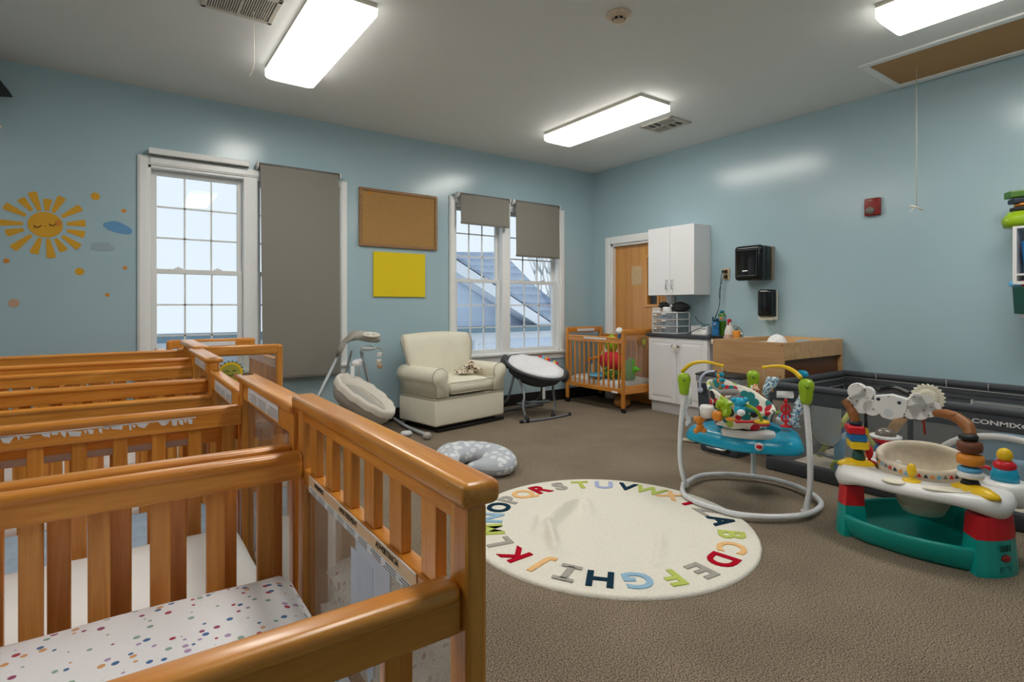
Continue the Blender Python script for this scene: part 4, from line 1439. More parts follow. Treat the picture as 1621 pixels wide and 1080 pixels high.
FOLDS = []
for (p0, p1, hh, ww) in (((912, 800), (868, 838), 0.06, 0.03), ((868, 838), (878, 876), 0.05, 0.028), ((925, 795), (935, 820), 0.03, 0.03), ((856, 822), (852, 850), 0.03, 0.03), ((1048, 850), (1040, 900), 0.022, 0.025)):
    a, b = at_z(*p0), at_z(*p1)
    FOLDS.append((a.x, a.y, b.x, b.y, hh, ww))
bm = bmesh.new()
NR, NA = 84, 220
prev = None
cv = bm.verts.new((0, 0, rug_h(0, 0)))
for i in range(1, NR + 1):
    r = RR * i / NR
    ring = []
    for k in range(NA):
        a = 2 * PI * k / NA
        rj = r * (1 + (0.004 * noise.noise(Vector((a * 14, 0, 0))) if i == NR else 0))
        x, y = rj * math.cos(a), rj * math.sin(a)
        ring.append(bm.verts.new((x, y, rug_h(x, y) if i < NR else 0.009)))
    if prev is None:
        for k in range(NA):
            bm.faces.new((cv, ring[k], ring[(k + 1) % NA]))
    else:
        for k in range(NA):
            bm.faces.new((prev[k], ring[k], ring[(k + 1) % NA], prev[(k + 1) % NA]))
    prev = ring
low = [bm.verts.new((v.co.x, v.co.y, 0.0)) for v in prev]
for k in range(NA):
    bm.faces.new((prev[k], low[k], low[(k + 1) % NA], prev[(k + 1) % NA]))
rug = MB().take(bm, None, True).build('alphabet_rug', M['rug'], loc=RC)
tag(rug, 'round cream rug ringed with coloured alphabet letters on the carpet', 'rug')
anch = [(0, -33.4), (1, -49.9), (3, -79.7), (7, -138.0), (10, -177.7), (14, -236.2), (17, -273.0), (21, -326.8), (24, -366.9), (26, -393.4)]


def ang(i):
    for (a, b), (c, d) in zip(anch, anch[1:]):
        if a <= i <= c:
            return b + (d - b) * (i - a) / (c - a)


LC = dict(zip('ABCDEFGHIJKLMNOPQRSTUVWXYZ', 'nlprglbngprglbngprglvnlprg'))
for i, ch in enumerate('ABCDEFGHIJKLMNOPQRSTUVWXYZ'):
    a = R(ang(i))
    outv = Vector((math.cos(a), math.sin(a), 0))
    rgt = Vector((math.sin(a), -math.cos(a), 0))
    c = bpy.data.curves.new('rug_letter', 'FONT')
    c.body = ch
    c.size = 0.188
    c.extrude = 0.004
    c.offset = 0.005
    c.align_x = 'CENTER'
    c.align_y = 'CENTER'
    c.resolution_u = 4
    tt = bpy.data.objects.new('tmp', c)
    COL.objects.link(tt)
    me = bpy.data.meshes.new_from_object(tt.evaluated_get(bpy.context.evaluated_depsgraph_get()))
    bpy.data.objects.remove(tt)
    me.name = 'rug_letter'
    m4 = frame_m(outv * 0.642, rgt, outv)
    me.transform(m4)
    for v in me.vertices:
        v.co.z += rug_h(v.co.x, v.co.y) + 0.001
    if ch == 'I':
        bm = bmesh.new()
        for (x0, x1, y0, y1) in ((-0.016, 0.016, -0.06, 0.06), (-0.05, 0.05, 0.05, 0.076), (-0.05, 0.05, -0.076, -0.05)):
            q_ = bmesh.ops.create_grid(bm, x_segments=4, y_segments=6, size=0.5)['verts']
            for v in q_:
                v.co = Vector((x0 + (v.co.x + 0.5) * (x1 - x0), y0 + (v.co.y + 0.5) * (y1 - y0), 0.004))
        bm.transform(m4)
        for v in bm.verts:
            v.co.z += rug_h(v.co.x, v.co.y) + 0.001
        bm.to_mesh(me)
        bm.free()
    me.materials.clear()
    me.materials.append(M['rug_' + LC[ch]])
    o = bpy.data.objects.new('rug_letter', me)
    COL.objects.link(o)
    o.parent = rug
# ================================================================== SINK CORNER ON THE RIGHT WALL
def raised_door(mb, x, y0, y1, z0, z1):
    """cabinet door lying in the plane x (front faces -x)"""
    mb.box(x, x + 0.018, y0, y1, z0, z1, 0.003)
    fr = 0.055
    mb.box(x - 0.003, x + 0.003, y0 + fr, y1 - fr, z0 + fr, z1 - fr, 0.003)
    mb.box(x - 0.008, x, y0 + fr + 0.018, y1 - fr - 0.018, z0 + fr + 0.018, z1 - fr - 0.018, 0.006)
    for (a, b, c, d) in ((y0 + 0.004, y0 + fr - 0.006, z0 + 0.004, z1 - 0.004), (y1 - fr + 0.006, y1 - 0.004, z0 + 0.004, z1 - 0.004), (y0 + fr - 0.006, y1 - fr + 0.006, z0 + 0.004, z0 + fr - 0.006), (y0 + fr - 0.006, y1 - fr + 0.006, z1 - fr + 0.006, z1 - 0.004)):
        mb.box(x - 0.004, x + 0.002, a, b, c, d, 0.002)
    return mb


CY0, CY1 = 3.53, 4.335
t = empty('base_cabinet', (5.18, (CY0 + CY1) / 2, 0), 'white two-door base cabinet under the dark worktop', 'cabinet')


def lo(v, o_):
    return (v[0] - o_[0], v[1] - o_[1], v[2] - o_[2])


ox, oy = 5.18, (CY0 + CY1) / 2
MB().box(5.075 - ox, 5.29 - ox, CY0 - oy, CY1 - oy, 0.125, 0.87, 0.002).box(5.115 - ox, 5.29 - ox, CY0 + 0.0 - oy, CY1 - oy, 0, 0.125).build('cabinet_body', M['whitecab'], t)
ym = (CY0 + CY1) / 2
for (a, b, s_) in ((CY0 + 0.006, ym - 0.002, 1), (ym + 0.002, CY1 - 0.006, -1)):
    d_ = raised_door(MB(), 5.055 - ox, a - oy, b - oy, 0.13, 0.862).build('cabinet_door', M['whitecab'], t)
    kx, ky = 5.045 - ox, (b - 0.035 if s_ == 1 else a + 0.035) - oy
    MB().lathe([(0.006, 0), (0.006, 0.014), (0.015, 0.02), (0.016, 0.028), (0.008, 0.033)], 16, M4=T(kx + 0.008, ky, 0.775) @ RYm(-PI / 2)).build('knob', M['steel'], d_)
o = MB().box(-0.006, 0.006, -0.028, 0.028, -0.01, 0.01, 0.004).tube([(0, -0.02, 0), (0, -0.016, -0.03), (0, 0, -0.045), (0, 0.016, -0.03), (0, 0.02, 0)], 0.005, 8, sub=3).tube([(0, 0, -0.045), (0, 0, -0.075)], 0.004, 6).build('child_lock', M['cream'], loc=(5.015, ym, 0.77))
tag(o, 'cream child lock hooked over the knobs of the white base cabinet', 'child lock')
o = MB().box(5.035 - 5.16, 5.295 - 5.16, CY0 - 0.03 - ym, CY1 + 0.02 - ym, 0, 0.04, 0.008, seg=3).build('worktop', M['counter'], loc=(5.16, ym, 0.87))
tag(o, 'dark slate worktop on the white base cabinet', 'worktop')

# cream sink counter to the right of it
t = empty('sink_cabinet', (5.1, 3.49, 0), 'cream-topped sink counter mostly hidden behind the plywood changing table', 'sink')
MB().box(-0.02, 0.19, -0.52, 0.0, 0, 0.82, 0.003).build('cabinet_body', M['whitecab'], t)
for (a, b, z0, z1, nm_) in ((-0.24, -0.01, 0.68, 0.80, 'drawer'), (-0.24, -0.01, 0.14, 0.66, 'cabinet_door')):
    MB().box(-0.038, -0.018, a, b, z0, z1, 0.004).box(-0.044, -0.036, a + 0.04, b - 0.04, z0 + 0.03, z1 - 0.03, 0.004).build(nm_, M['whitecab'], t)
MB().box(-0.05, 0.195, -0.54, 0.005, 0.82, 0.875, 0.008, seg=3).box(0.17, 0.195, -0.54, 0.005, 0.875, 0.91, 0.006).build('cream_worktop', M['creamtop'], t)
f = at_x(1172, 528, 5.2)
t = empty('sink_faucet', (5.2, f.y - 0.01, 0.877), 'chrome faucet on the cream sink counter behind the changing table', 'faucet')
MB().lathe([(0.028, 0), (0.026, 0.02), (0.02, 0.05), (0.02, 0.09)], 18).build('faucet_body', M['chrome'], t)
MB().tube([(0, 0, 0.06), (-0.04, 0, 0.11), (-0.11, 0.01, 0.085)], [0.015, 0.013, 0.011], 12, sub=5).build('spout', M['chrome'], t)
MB().tube([(0, 0, 0.09), (-0.02, 0.01, 0.12), (-0.09, 0.04, 0.15)], [0.012, 0.01, 0.007], 10, sub=5).build('lever', M['chrome'], t)

# wall cabinet
UY0, UY1, UZ0, UZ1 = 3.668, 4.296, 1.345, 2.11
oy, ox = (UY0 + UY1) / 2, 5.15
t = empty('wall_cabinet', (ox, oy, UZ0), 'white laminate wall cabinet with two doors beside the wooden door', 'cabinet')
hh = UZ1 - UZ0
MB().box(5.025 - ox, 5.298 - ox, UY0 - oy, UY1 - oy, 0, hh, 0.002).build('cabinet_body', M['whitecab'], t)
ys = 3.987
for (a, b, s_) in ((UY0 + 0.001, ys - 0.0015, 1), (ys + 0.0015, UY1 - 0.001, -1)):
    d_ = MB().box(5.006 - ox, 5.024 - ox, a - oy, b - oy, 0.001, hh - 0.001, 0.0015).build('cabinet_door', M['whitecab'], t)
    ky = (b - 0.04 if s_ == 1 else a + 0.035) - oy
    xh = 5.006 - ox
    MB().tube([(xh, ky, 0.065), (xh - 0.028, ky, 0.065), (xh - 0.028, ky, 0.165), (xh, ky, 0.165)], 0.0045, 8).build('wire_handle', M['steel'], d_)

# drawer organiser on the worktop
WT_ = 0.911
oc = Vector((5.15, 4.06, WT_))
a0, a1 = at_x(1032, 520, 5.04), at_x(1072, 520, 5.04)
t = empty('drawer_organiser', (5.14, (a0.y + a1.y) / 2, WT_), 'white three-drawer plastic organiser on the dark worktop', 'storage drawers')
w2 = (a0.y - a1.y) / 2
zt = 0.245
mb = MB()
xf, xb_ = -0.10, 0.13
for z_ in (0.0, 0.078, 0.156, zt - 0.012):
    mb.box(xf, xb_, -w2, w2, z_, z_ + 0.012, 0.003)
for (x_, y_) in ((xf, -w2), (xf, w2 - 0.012), (xb_ - 0.012, -w2), (xb_ - 0.012, w2 - 0.012)):
    mb.box(x_, x_ + 0.012, y_, y_ + 0.012, 0, zt, 0.003)
mb.build('organiser_frame', M['white'], t)
for k in range(3):
    z_ = 0.014 + 0.078 * k
    d_ = MB().box(xf - 0.006, xf - 0.002, -w2 + 0.014, w2 - 0.014, z_, z_ + 0.058).box(xf, xb_ - 0.014, -w2 + 0.014, -w2 + 0.016, z_, z_ + 0.055).box(xf, xb_ - 0.014, -w2 + 0.014, w2 - 0.014, z_, z_ + 0.002).build('clear_drawer', M['drawerclear'], t)
    MB().box(xf - 0.016, xf - 0.004, -0.03, 0.03, z_ + 0.045, z_ + 0.058, 0.003).build('drawer_pull', M['white'], d_)
    MB().box(xf - 0.0075, xf - 0.006, w2 - 0.075, w2 - 0.03, z_ + 0.036, z_ + 0.05).build('sticker', M['paper'], d_)
    rr = random.Random(k)
    for q in range(3):
        y_ = -w2 + 0.06 + q * (2 * w2 - 0.11) / 2.5
        o = MB().box(-0.03, 0.03, -0.028, 0.028, 0, 0.03, 0.008, seg=3).build('pacifier_case', M[['blue', 'sky', 'paleblue', 'padwhite', 'decal_g'][(k * 2 + q) % 5]], loc=(5.14 - 0.04, (a0.y + a1.y) / 2 + y_ + rr.uniform(-.01, .01), WT_ + z_ + 0.003))
        tag(o, '%s small case in the %s drawer of the white organiser, %s' % (['blue', 'light blue', 'dusty blue', 'white', 'grey'][(k * 2 + q) % 5], ['bottom', 'middle', 'top'][k], ['nearest the camera', 'in the middle', 'farthest left'][q]), 'case', 'small cases inside the organiser drawers')

# on top of the organiser
OC = Vector((5.14, (a0.y + a1.y) / 2, WT_ + zt))


def thing(mbs, name, loc, label, cat, m=None, group=None):
    """mbs: list of (part name, MB, material); a single one becomes the thing itself"""
    if len(mbs) == 1:
        o = mbs[0][1].build(name, mbs[0][2], loc=loc)
        return tag(o, label, cat, group)
    t = empty(name, loc, label, cat, group=group)
    for n_, b_, m_ in mbs:
        b_.build(n_, m_, t)
    return t


mb = MB()
for k in range(3):
    mb.box(-0.035, 0.035, -0.055, 0.055, 0.005 + k * 0.016, 0.009 + k * 0.016)
for k in range(7):
    mb.box(-0.036, -0.033, -0.055 + k * 0.017, -0.049 + k * 0.017, 0, 0.045)
mb.box(-0.035, 0.035, -0.055, 0.055, 0, 0.004).box(-0.037, -0.031, -0.056, 0.056, 0.04, 0.047)
thing([('b', mb, M['white'])], 'slotted_basket', OC + Vector((-0.05, w2 - 0.05, 0.001)), 'small white slotted basket on the left of the organiser top', 'basket')
thing([('warmer_body', MB().lathe([(0.048, 0), (0.052, 0.01), (0.047, 0.05), (0.04, 0.056)], 24), M['white']), ('dark_ring', MB().lathe([(0.041, 0.0565), (0.036, 0.0575)], 24), M['dgrey'])], 'bottle_warmer', OC + Vector((-0.055, -0.005, 0.001)), 'round white gadget between the basket and the black bag', 'bottle warmer')
mb = MB().grid(lambda u, v: Vector((0.07 * math.cos(2 * PI * u) * math.sin(PI * v) * (1 + .2 * math.sin(9 * u * 2 * PI) * .3), 0.13 * math.sin(2 * PI * u) * math.sin(PI * v), 0.055 - 0.052 * math.cos(PI * v) + 0.008 * math.sin(14 * u))), 30, 16)
thing([('bag_body', mb, M['mblack']), ('camera_lens', MB().ell((-0.065, 0.07, 0.06), (0.014, 0.02, 0.02)), M['chrome'])], 'black_bag', OC + Vector((0.01, -0.13, 0.004)), 'glossy black bundle pressed under the wall cabinet on the organiser', 'bag')
mb = MB().grid(lambda u, v: Vector((0.04 * math.cos(2 * PI * u) * math.sin(PI * v), 0.075 * math.sin(2 * PI * u) * math.sin(PI * v), 0.055 - 0.045 * math.cos(PI * v))), 20, 12)
thing([('b', mb, pattern_mat('black_white_dots', srgb(26, 26, 28), [srgb(220, 220, 220)], 60, 0.3))], 'spotted_cloth', OC + Vector((0.04, 0.12, 0.016)), 'black cloth with white dots behind the white basket', 'cloth')

# drying rack + cord, bottles
g0 = at_x(1110, 523, 5.08)
mb = MB().box(-0.06, 0.10, -0.10, 0.10, 0, 0.012, 0.004).box(-0.06, -0.052, -0.10, 0.10, 0, 0.03, 0.002)
for y_ in (-0.10, 0.085):
    mb.box(-0.06, 0.10, y_, y_ + 0.014, 0, 0.10, 0.004)
mb.box(0.088, 0.1, -0.1, 0.1, 0, 0.08, 0.003)
thing([('tray', mb, M['white'])], 'bottle_rack', (5.10, g0.y, WT_), 'open white plastic rack with cords in it beside the organiser', 'rack')
o = MB().tube([(-0.09, 0.13, 0.008), (-0.05, 0.05, 0.05), (-0.04, 0.0, 0.07), (0.0, -0.03, 0.06), (0.02, -0.08, 0.10), (0.05, 0.02, 0.11), (0.05, 0.10, 0.15), (0.10, 0.16, 0.19)], 0.004, 6, sub=6).build('tangled_cable', M['mblack'], loc=(5.10, g0.y, WT_ + 0.004))
tag(o, 'tangled black cord lying over the white rack on the worktop', 'cord')
g = at_x(1132, 525, 5.08)
thing([('bottle_body', MB().lathe([(0.034, 0), (0.038, 0.01), (0.037, 0.05), (0.031, 0.07), (0.037, 0.09), (0.036, 0.13), (0.03, 0.15)], 22), M['blue']), ('bottle_cap', MB().lathe([(0.032, 0.15), (0.032, 0.178), (0.02, 0.184)], 20).tube([(0.0, 0.02, 0.18), (0, 0.034, 0.20), (0, 0.036, 0.165)], 0.007, 8), mat('dark_teal_cap', srgb(20, 70, 90), 0.4)), ('round_badge', MB().ell((-0.035, -0.01, 0.115), (0.006, 0.016, 0.013)), M['steel'])], 'sippy_cup', (5.09, g.y, WT_), 'blue waisted drinking bottle on the right end of the dark worktop', 'bottle')
g = at_x(1142, 524, 5.16)
thing([('bottle_body', MB().lathe([(0.04, 0), (0.046, 0.012), (0.046, 0.17), (0.046, 0.2), (0.036, 0.232), (0.022, 0.24)], 22, sx=0.7), M['bottle_g']), ('paper_label', MB().lathe([(0.0468, 0.155), (0.0468, 0.205)], 22, sx=0.7, caps=False), mat('blue_orange_label', srgb(120, 150, 160), 0.5)), ('bottle_cap', MB().lathe([(0.022, 0.235), (0.024, 0.262), (0.018, 0.266)], 18), mat('teal_cap', srgb(30, 110, 130), 0.4)), ('orange_patch', MB().ell((-0.033, -0.012, 0.182), (0.003, 0.02, 0.013)), M['orange'])], 'soap_bottle', (5.17, g.y, WT_), 'tall green bottle with a teal cap behind the blue drinking bottle', 'bottle')
g = at_x(1153, 535, 5.10)
thing([('bottle_body', MB().lathe([(0.045, 0), (0.05, 0.012), (0.05, 0.08), (0.036, 0.13), (0.018, 0.165), (0.016, 0.18)], 24), M['bottle_w']), ('amber_liquid', MB().lathe([(0.0505, 0.012), (0.0505, 0.055)], 24, caps=False), mat('pinkish_liquid', srgb(206, 172, 156), 0.3)), ('red_sprayer', MB().box(-0.028, 0.022, -0.012, 0.012, 0.178, 0.212, 0.008, seg=3).box(-0.03, -0.022, -0.006, 0.006, 0.15, 0.19, 0.003), M['red'])], 'spray_bottle', (5.12, g.y, 0.876), 'milky spray bottle with a red trigger on the cream sink counter', 'spray bottle')
g = at_x(1165, 535, 5.06)
thing([('b', MB().box(-0.02, 0.02, -0.035, 0.035, 0, 0.10, 0.012, seg=3), M['sponge'])], 'sponge', (5.07, g.y - 0.0, 0.876), 'upright orange sponge between the spray bottle and the faucet', 'sponge')

# outlet and cords
g = at_x(1149.5, 434, 5.29)
t = empty('wall_outlet', (5.298, g.y, g.z), 'beige double wall outlet with black plugs beside the towel dispenser', 'outlet')
MB().box(-0.008, 0, -0.038, 0.038, -0.06, 0.06, 0.003).build('cover_plate', mat('ivory_plate', srgb(206, 184, 150), 0.4), t)
MB().box(-0.012, -0.006, -0.018, 0.018, -0.045, -0.008, 0.004).box(-0.012, -0.006, -0.018, 0.018, 0.008, 0.045, 0.004).build('socket_pair', M['brown'], t)
thing([('plug_body', MB().box(-0.035, 0, -0.016, 0.03, -0.012, 0.014, 0.005), M['mblack']), ('cord', MB().tube([(-0.03, 0.02, 0), (-0.035, 0.035, -0.08), (-0.04, 0.04, -0.22), (-0.05, 0.05, -0.38), (-0.06, 0.09, -0.5)], 0.004, 6, sub=5), M['mblack'])], 'power_plug', (5.285, g.y, g.z + 0.026), 'black plug in the upper socket of the beige outlet, with its cord', 'plug')
thing([('plug_body', MB().box(-0.03, 0, -0.014, 0.014, -0.014, 0.012, 0.006), M['mblack']), ('cord', MB().tube([(-0.025, 0.012, 0), (-0.035, 0.03, -0.06), (-0.04, 0.055, -0.16), (-0.05, 0.045, -0.3), (-0.06, 0.10, -0.45)], 0.0035, 6, sub=5), M['mblack'])], 'power_plug', (5.285, g.y - 0.002, g.z - 0.03), 'black plug in the lower socket of the beige outlet, with a thin cord', 'plug')

# dispensers
t = empty('paper_towel_dispenser', (5.17, 3.098, 1.475), 'large glossy black paper towel dispenser on the right wall', 'dispenser')
MB().box(-0.10, 0.0, -0.15, 0.148, 0.0, 0.35, 0.04, seg=6).box(-0.02, 0.10, -0.146, 0.144, 0.005, 0.345, 0.02, seg=3).build('dispenser_cover', M['black'], t)
MB().box(0.095, 0.128, -0.155, 0.14, 0.01, 0.34, 0.004).build('back_plate', mat('beige_backplate', srgb(150, 136, 122), 0.5), t)
MB().box(-0.105, -0.098, -0.10, 0.11, 0.045, 0.053, 0.002).box(-0.105, -0.098, -0.10, 0.11, 0.30, 0.306, 0.002).box(-0.105, -0.098, -0.105, -0.10, 0.05, 0.30, 0.002).build('cover_trim', M['dgrey'], t)
MB().box(-0.106, -0.1, -0.01, 0.05, 0.085, 0.10, 0.003).build('lock', M['steel'], t)
g0_, g1_ = at_x(1192, 460, 5.2), at_x(1220, 506, 5.2)
t = empty('soap_dispenser', (5.22, 2.975, 1.115), 'small glossy black soap dispenser below the towel dispenser', 'dispenser')
MB().box(-0.06, 0.03, -0.075, 0.075, 0.0, 0.27, 0.03, seg=5).box(-0.02, 0.04, -0.075, 0.075, 0.005, 0.27, 0.008).build('dispenser_cover', M['black'], t)
MB().box(-0.03, 0.055, -0.07, 0.07, -0.03, 0.0, 0.004).box(0.04, 0.058, -0.078, 0.07, -0.03, 0.26, 0.003).build('back_plate', M['creamtop'], t)
MB().box(-0.063, -0.058, -0.04, 0.04, 0.25, 0.256, 0.002).build('cover_trim', M['steel'], t)

# fire alarm
t = empty('fire_alarm', (5.298, 2.06, 2.075), 'square dark red fire alarm strobe on the right wall', 'fire alarm')
MB().box(-0.035, 0, -0.062, 0.062, -0.075, 0.075, 0.01, seg=3).build('alarm_body', M['dkred'], t)
MB().ell((-0.035, 0.015, -0.032), (0.025, 0.038, 0.032)).build('strobe_lens', M['smoked'], t)
text('warning_word', 'FIRE', 0.02, frame_m((-0.0362, 0.012, 0.055), (0, -1, 0), (0, 0, 1)), M['string'], t, 0.0004)

# ================================================================== CHANGING TABLE
BX0, BX1, BY0, BY1, BZ0, BZ1 = 4.28, 5.28, 2.30, 2.94, 0.50, 0.93
t = empty('changing_table', ((BX0 + BX1) / 2, (BY0 + BY1) / 2, 0), 'birch plywood changing table with raised sides against the right wall', 'changing table')
ox, oy = (BX0 + BX1) / 2, (BY0 + BY1) / 2
a, b = (BX1 - BX0) / 2, (BY1 - BY0) / 2
MB().box(-a, -a + 0.018, -b, b, 0.42, BZ1, 0.002).build('front_board', WT, t)
MB().box(a - 0.018, a, -b, b, 0.42, BZ1, 0.002).build('back_board', WT, t)
MB().box(-a + 0.018, a - 0.018, -b, -b + 0.018, 0.788, BZ1, 0.002).build('side_board', WT, t)
MB().box(-a + 0.018, a - 0.018, b - 0.018, b, 0.42, BZ1 - 0.0, 0.002).build('side_board', WT, t)
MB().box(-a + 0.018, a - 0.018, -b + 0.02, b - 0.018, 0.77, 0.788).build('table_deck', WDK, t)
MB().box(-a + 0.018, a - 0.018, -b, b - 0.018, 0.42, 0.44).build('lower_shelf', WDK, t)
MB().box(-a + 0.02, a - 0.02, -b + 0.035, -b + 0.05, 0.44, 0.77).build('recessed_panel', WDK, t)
for (x_, y_) in ((-a, -b), (a - 0.05, -b), (-a, b - 0.05), (a - 0.05, b - 0.05)):
    MB().box(x_, x_ + 0.05, y_, y_ + 0.05, 0, 0.42, 0.003).build('leg', WT, t)
for (y_, z_) in ((0.2, 0.66), (-0.05, 0.665), (-0.29, 0.66), (-0.305, 0.91), (0.31, 0.9), (0.31, 0.7)):
    MB().ell((-a - 0.0005, y_, z_), (0.002, 0.006, 0.006), u=10, v=6).build('screw', M['dgrey'], t)


def pad(u, v):
    x, y = (u - 0.5) * 0.92, (v - 0.5) * 0.55
    e = abs(v - 0.5) * 2
    return Vector((x, y, 0.035 + 0.062 * e ** 2.2 + 0.004 * noise.noise(Vector((x * 8, y * 8, 0)))))


mb = MB().grid(pad, 24, 16).box(-0.46, 0.46, -0.275, 0.275, 0.0, 0.034, 0.01)
o = mb.build('changing_pad', M['creamtop'], loc=(ox, oy, 0.847))
o.location.z = 0.79
tag(o, 'cream contoured changing pad lying in the plywood changing table', 'changing pad')
# folded lining between pad and rim
g = at_x(1236, 540, 4.75)


def tw(u, v):
    a_ = 2 * PI * u
    r_ = math.sin(PI * min(v, 0.999) * 0.5)
    return Vector((0.11 * r_ * math.cos(a_) * (1 + .15 * math.sin(3 * a_)), 0.085 * r_ * math.sin(a_) * (1 + .12 * math.cos(4 * a_)), 0.125 * math.cos(PI * v * 0.5) ** 0.8 + 0.012 * noise.noise(Vector((u * 9, v * 7, 0)))))


o = MB().grid(tw, 34, 16).build('crumpled_towel', M['towel'], loc=(4.72, 2.60, 0.845))
tag(o, 'crumpled white towel heaped on the changing pad', 'towel')
o = MB().box(-0.08, 0.08, -0.05, 0.05, 0, 0.03, 0.01, seg=3).build('wipes_packet', M['bluesheet'], loc=(5.02, 2.52, 0.885), rot=(0, 0, 0.3))
tag(o, 'pale packet lying by the wall end of the changing pad', 'packet')

# ================================================================== WASTE BIN
t = empty('waste_bin', (4.125, 2.72, 0), 'dark grey step-on waste bin with a steel band under its lid', 'bin')


def rrect(w_, d_, r_, n=6):
    pts = []
    for (cx_, cy_, a0_) in ((w_ - r_, d_ - r_, 0), (-w_ + r_, d_ - r_, 90), (-w_ + r_, -d_ + r_, 180), (w_ - r_, -d_ + r_, 270)):
        for k in range(n + 1):
            q = R(a0_ + 90 * k / n)
            pts.append((cx_ + r_ * math.cos(q), cy_ + r_ * math.sin(q)))
    return pts


def ring(w_, d_, r_, z_):
    return [(x_, y_, z_) for x_, y_ in rrect(w_, d_, r_)]


MB().loft([ring(0.10, 0.17, 0.03, 0.0), ring(0.105, 0.175, 0.03, 0.02), ring(0.12, 0.20, 0.035, 0.575)], smooth=False).build('bin_body', mat('slate_plastic', srgb(64, 72, 82), 0.4), t)
MB().loft([ring(0.127, 0.207, 0.04, 0.575), ring(0.127, 0.207, 0.04, 0.59)], smooth=False).build('bag_edge', M['creamtop'], t)
MB().loft([ring(0.133, 0.212, 0.05, 0.59), ring(0.133, 0.212, 0.05, 0.638)], smooth=False).build('steel_band', mat('satin_steel', srgb(168, 172, 176), 0.42, metal=0.55), t)
MB().loft([ring(0.137, 0.217, 0.05, 0.638), ring(0.137, 0.217, 0.05, 0.648), ring(0.105, 0.185, 0.05, 0.662)], smooth=False).build('bin_lid', M['mblack'], t)
MB().box(-0.109, -0.097, -0.12, 0.11, 0.03, 0.13, 0.01).build('pedal_recess', M['mblack'], t)
MB().tube([(-0.105, 0.09, 0.06), (-0.145, 0.07, 0.05), (-0.145, -0.08, 0.05), (-0.105, -0.10, 0.06)], 0.012, 10).build('pedal', M['steel'], t)
thing([('b', MB().tube([(-0.145, 0.13, 0.52), (-0.152, 0.128, 0.57), (-0.15, 0.11, 0.63), (-0.135, 0.07, 0.668), (-0.09, 0.03, 0.677)], 0.011, 10, sub=5).ell((-0.145, 0.13, 0.515), (0.013, 0.025, 0.023)), mat('pale_lilac_plastic', srgb(196, 204, 226), 0.35))], 'lid_strap', (4.119, 2.72, 0.003), 'pale lilac safety strap over the lid of the grey waste bin', 'strap')

g = at_z(1090, 697, 0.02)
thing([('barrel', MB().tube([(-0.02, 0.07, 0.016), (0.02, -0.05, 0.016)], 0.015, 12), M['string']), ('dark_grip', MB().tube([(0.02, -0.05, 0.014), (0.035, -0.085, 0.012)], 0.012, 10), M['dgrey']), ('yellow_tip', MB().ell((0.04, -0.1, 0.01), 0.01), M['yellow'])], 'toy_stick', (g.x, g.y, 0.001), 'small white stick toy with a yellow tip on the carpet by the grey bin', 'toy')

# ================================================================== TOYS IN THE CRIB BY THE DOOR
CZ = 0.36


def in_crib(px_, py_, x=4.95):
    return at_x(px_, py_, x)


g = at_x(922, 590, 4.92)
thing([('ivory_panel', MB().prism([(-0.16, 0), (0.10, 0), (0.16, 0.10), (0.10, 0.33), (0.0, 0.40), (-0.10, 0.36), (-0.16, 0.2)], -0.03, 0.03, 0.012, M4=frame_m((0, 0, 0), (0, -1, 0), (0, 0, 1)), seg=3), M['cream']), ('round_photo', MB().ell((-0.03, -0.0, 0.25), (0.008, 0.03, 0.05)), M['decal_p'])], 'toy_arch', (5.10, 4.99, CZ + 0.004), 'ivory arched toy panel standing at the left end in the small wheeled crib', 'toy')
thing([('orange_bar', MB().tube([(0, 0.13, 0), (0, -0.09, 0.06)], 0.018, 10), M['orange']), ('blue_bead', MB().ell((-0.004, 0.1, -0.035), 0.026), M['blue']), ('blue_bead', MB().ell((-0.004, 0.02, -0.012), 0.026), M['blue']), ('support', MB().box(-0.012, 0.012, 0.02, 0.05, -0.18, 0.0, 0.004), M['cream'])], 'bead_rail', (4.86, 5.03, CZ + 0.175), 'orange toy bar with blue beads behind the left slats of the small crib', 'toy')
g = at_x(978, 578, 4.85)
mb = MB().loft([[(0.10 * r_ * math.cos(2 * PI * k / 24), 0.19 * r_ * math.sin(2 * PI * k / 24) * (1 + .06 * math.cos(6 * PI * k / 12)), z_) for k in range(24)] for (r_, z_) in ((0.3, 0), (0.7, 0.02), (1.0, 0.10), (0.85, 0.19), (0.4, 0.24), (0.05, 0.25))])
thing([('b', mb, M['redplush'])], 'red_cushion_toy', (4.93, 4.80, CZ + 0.06), 'rounded red padded toy in the middle of the small wheeled crib', 'toy')
thing([('b', MB().loft([[(0.05 * math.cos(2 * PI * k / 16) * s_ + 0, 0.09 * math.sin(2 * PI * k / 16) * s_ + dy_, z_) for k in range(16)] for (s_, dy_, z_) in ((0.5, 0, 0), (1.0, 0.01, 0.05), (1.0, 0.02, 0.12), (0.7, 0.01, 0.18), (0.2, 0.0, 0.22))]), M['lime'])], 'leaf_toy', (4.93, 4.80, CZ + 0.295), 'bright lime leaf-shaped toy top above the red padded toy', 'toy')
thing([('base', MB().lathe([(0.06, 0), (0.11, 0.01), (0.10, 0.06), (0.06, 0.12)], 20), M['brown'])], 'brown_drum_toy', (5.08, 4.72, CZ + 0.005), 'brown round toy half hidden behind the red padded toy in the small crib', 'toy')
thing([('disc', MB().lathe([(0.12, 0), (0.13, 0.012), (0.125, 0.03), (0.03, 0.034)], 28), M['paleblue']), ('teal_rim', MB().lathe([(0.118, 0.03), (0.118, 0.042), (0.09, 0.042)], 28), M['aqua'])], 'round_toy', (4.78, 4.86, CZ + 0.004), 'flat round blue toy on the mattress of the small wheeled crib', 'toy')
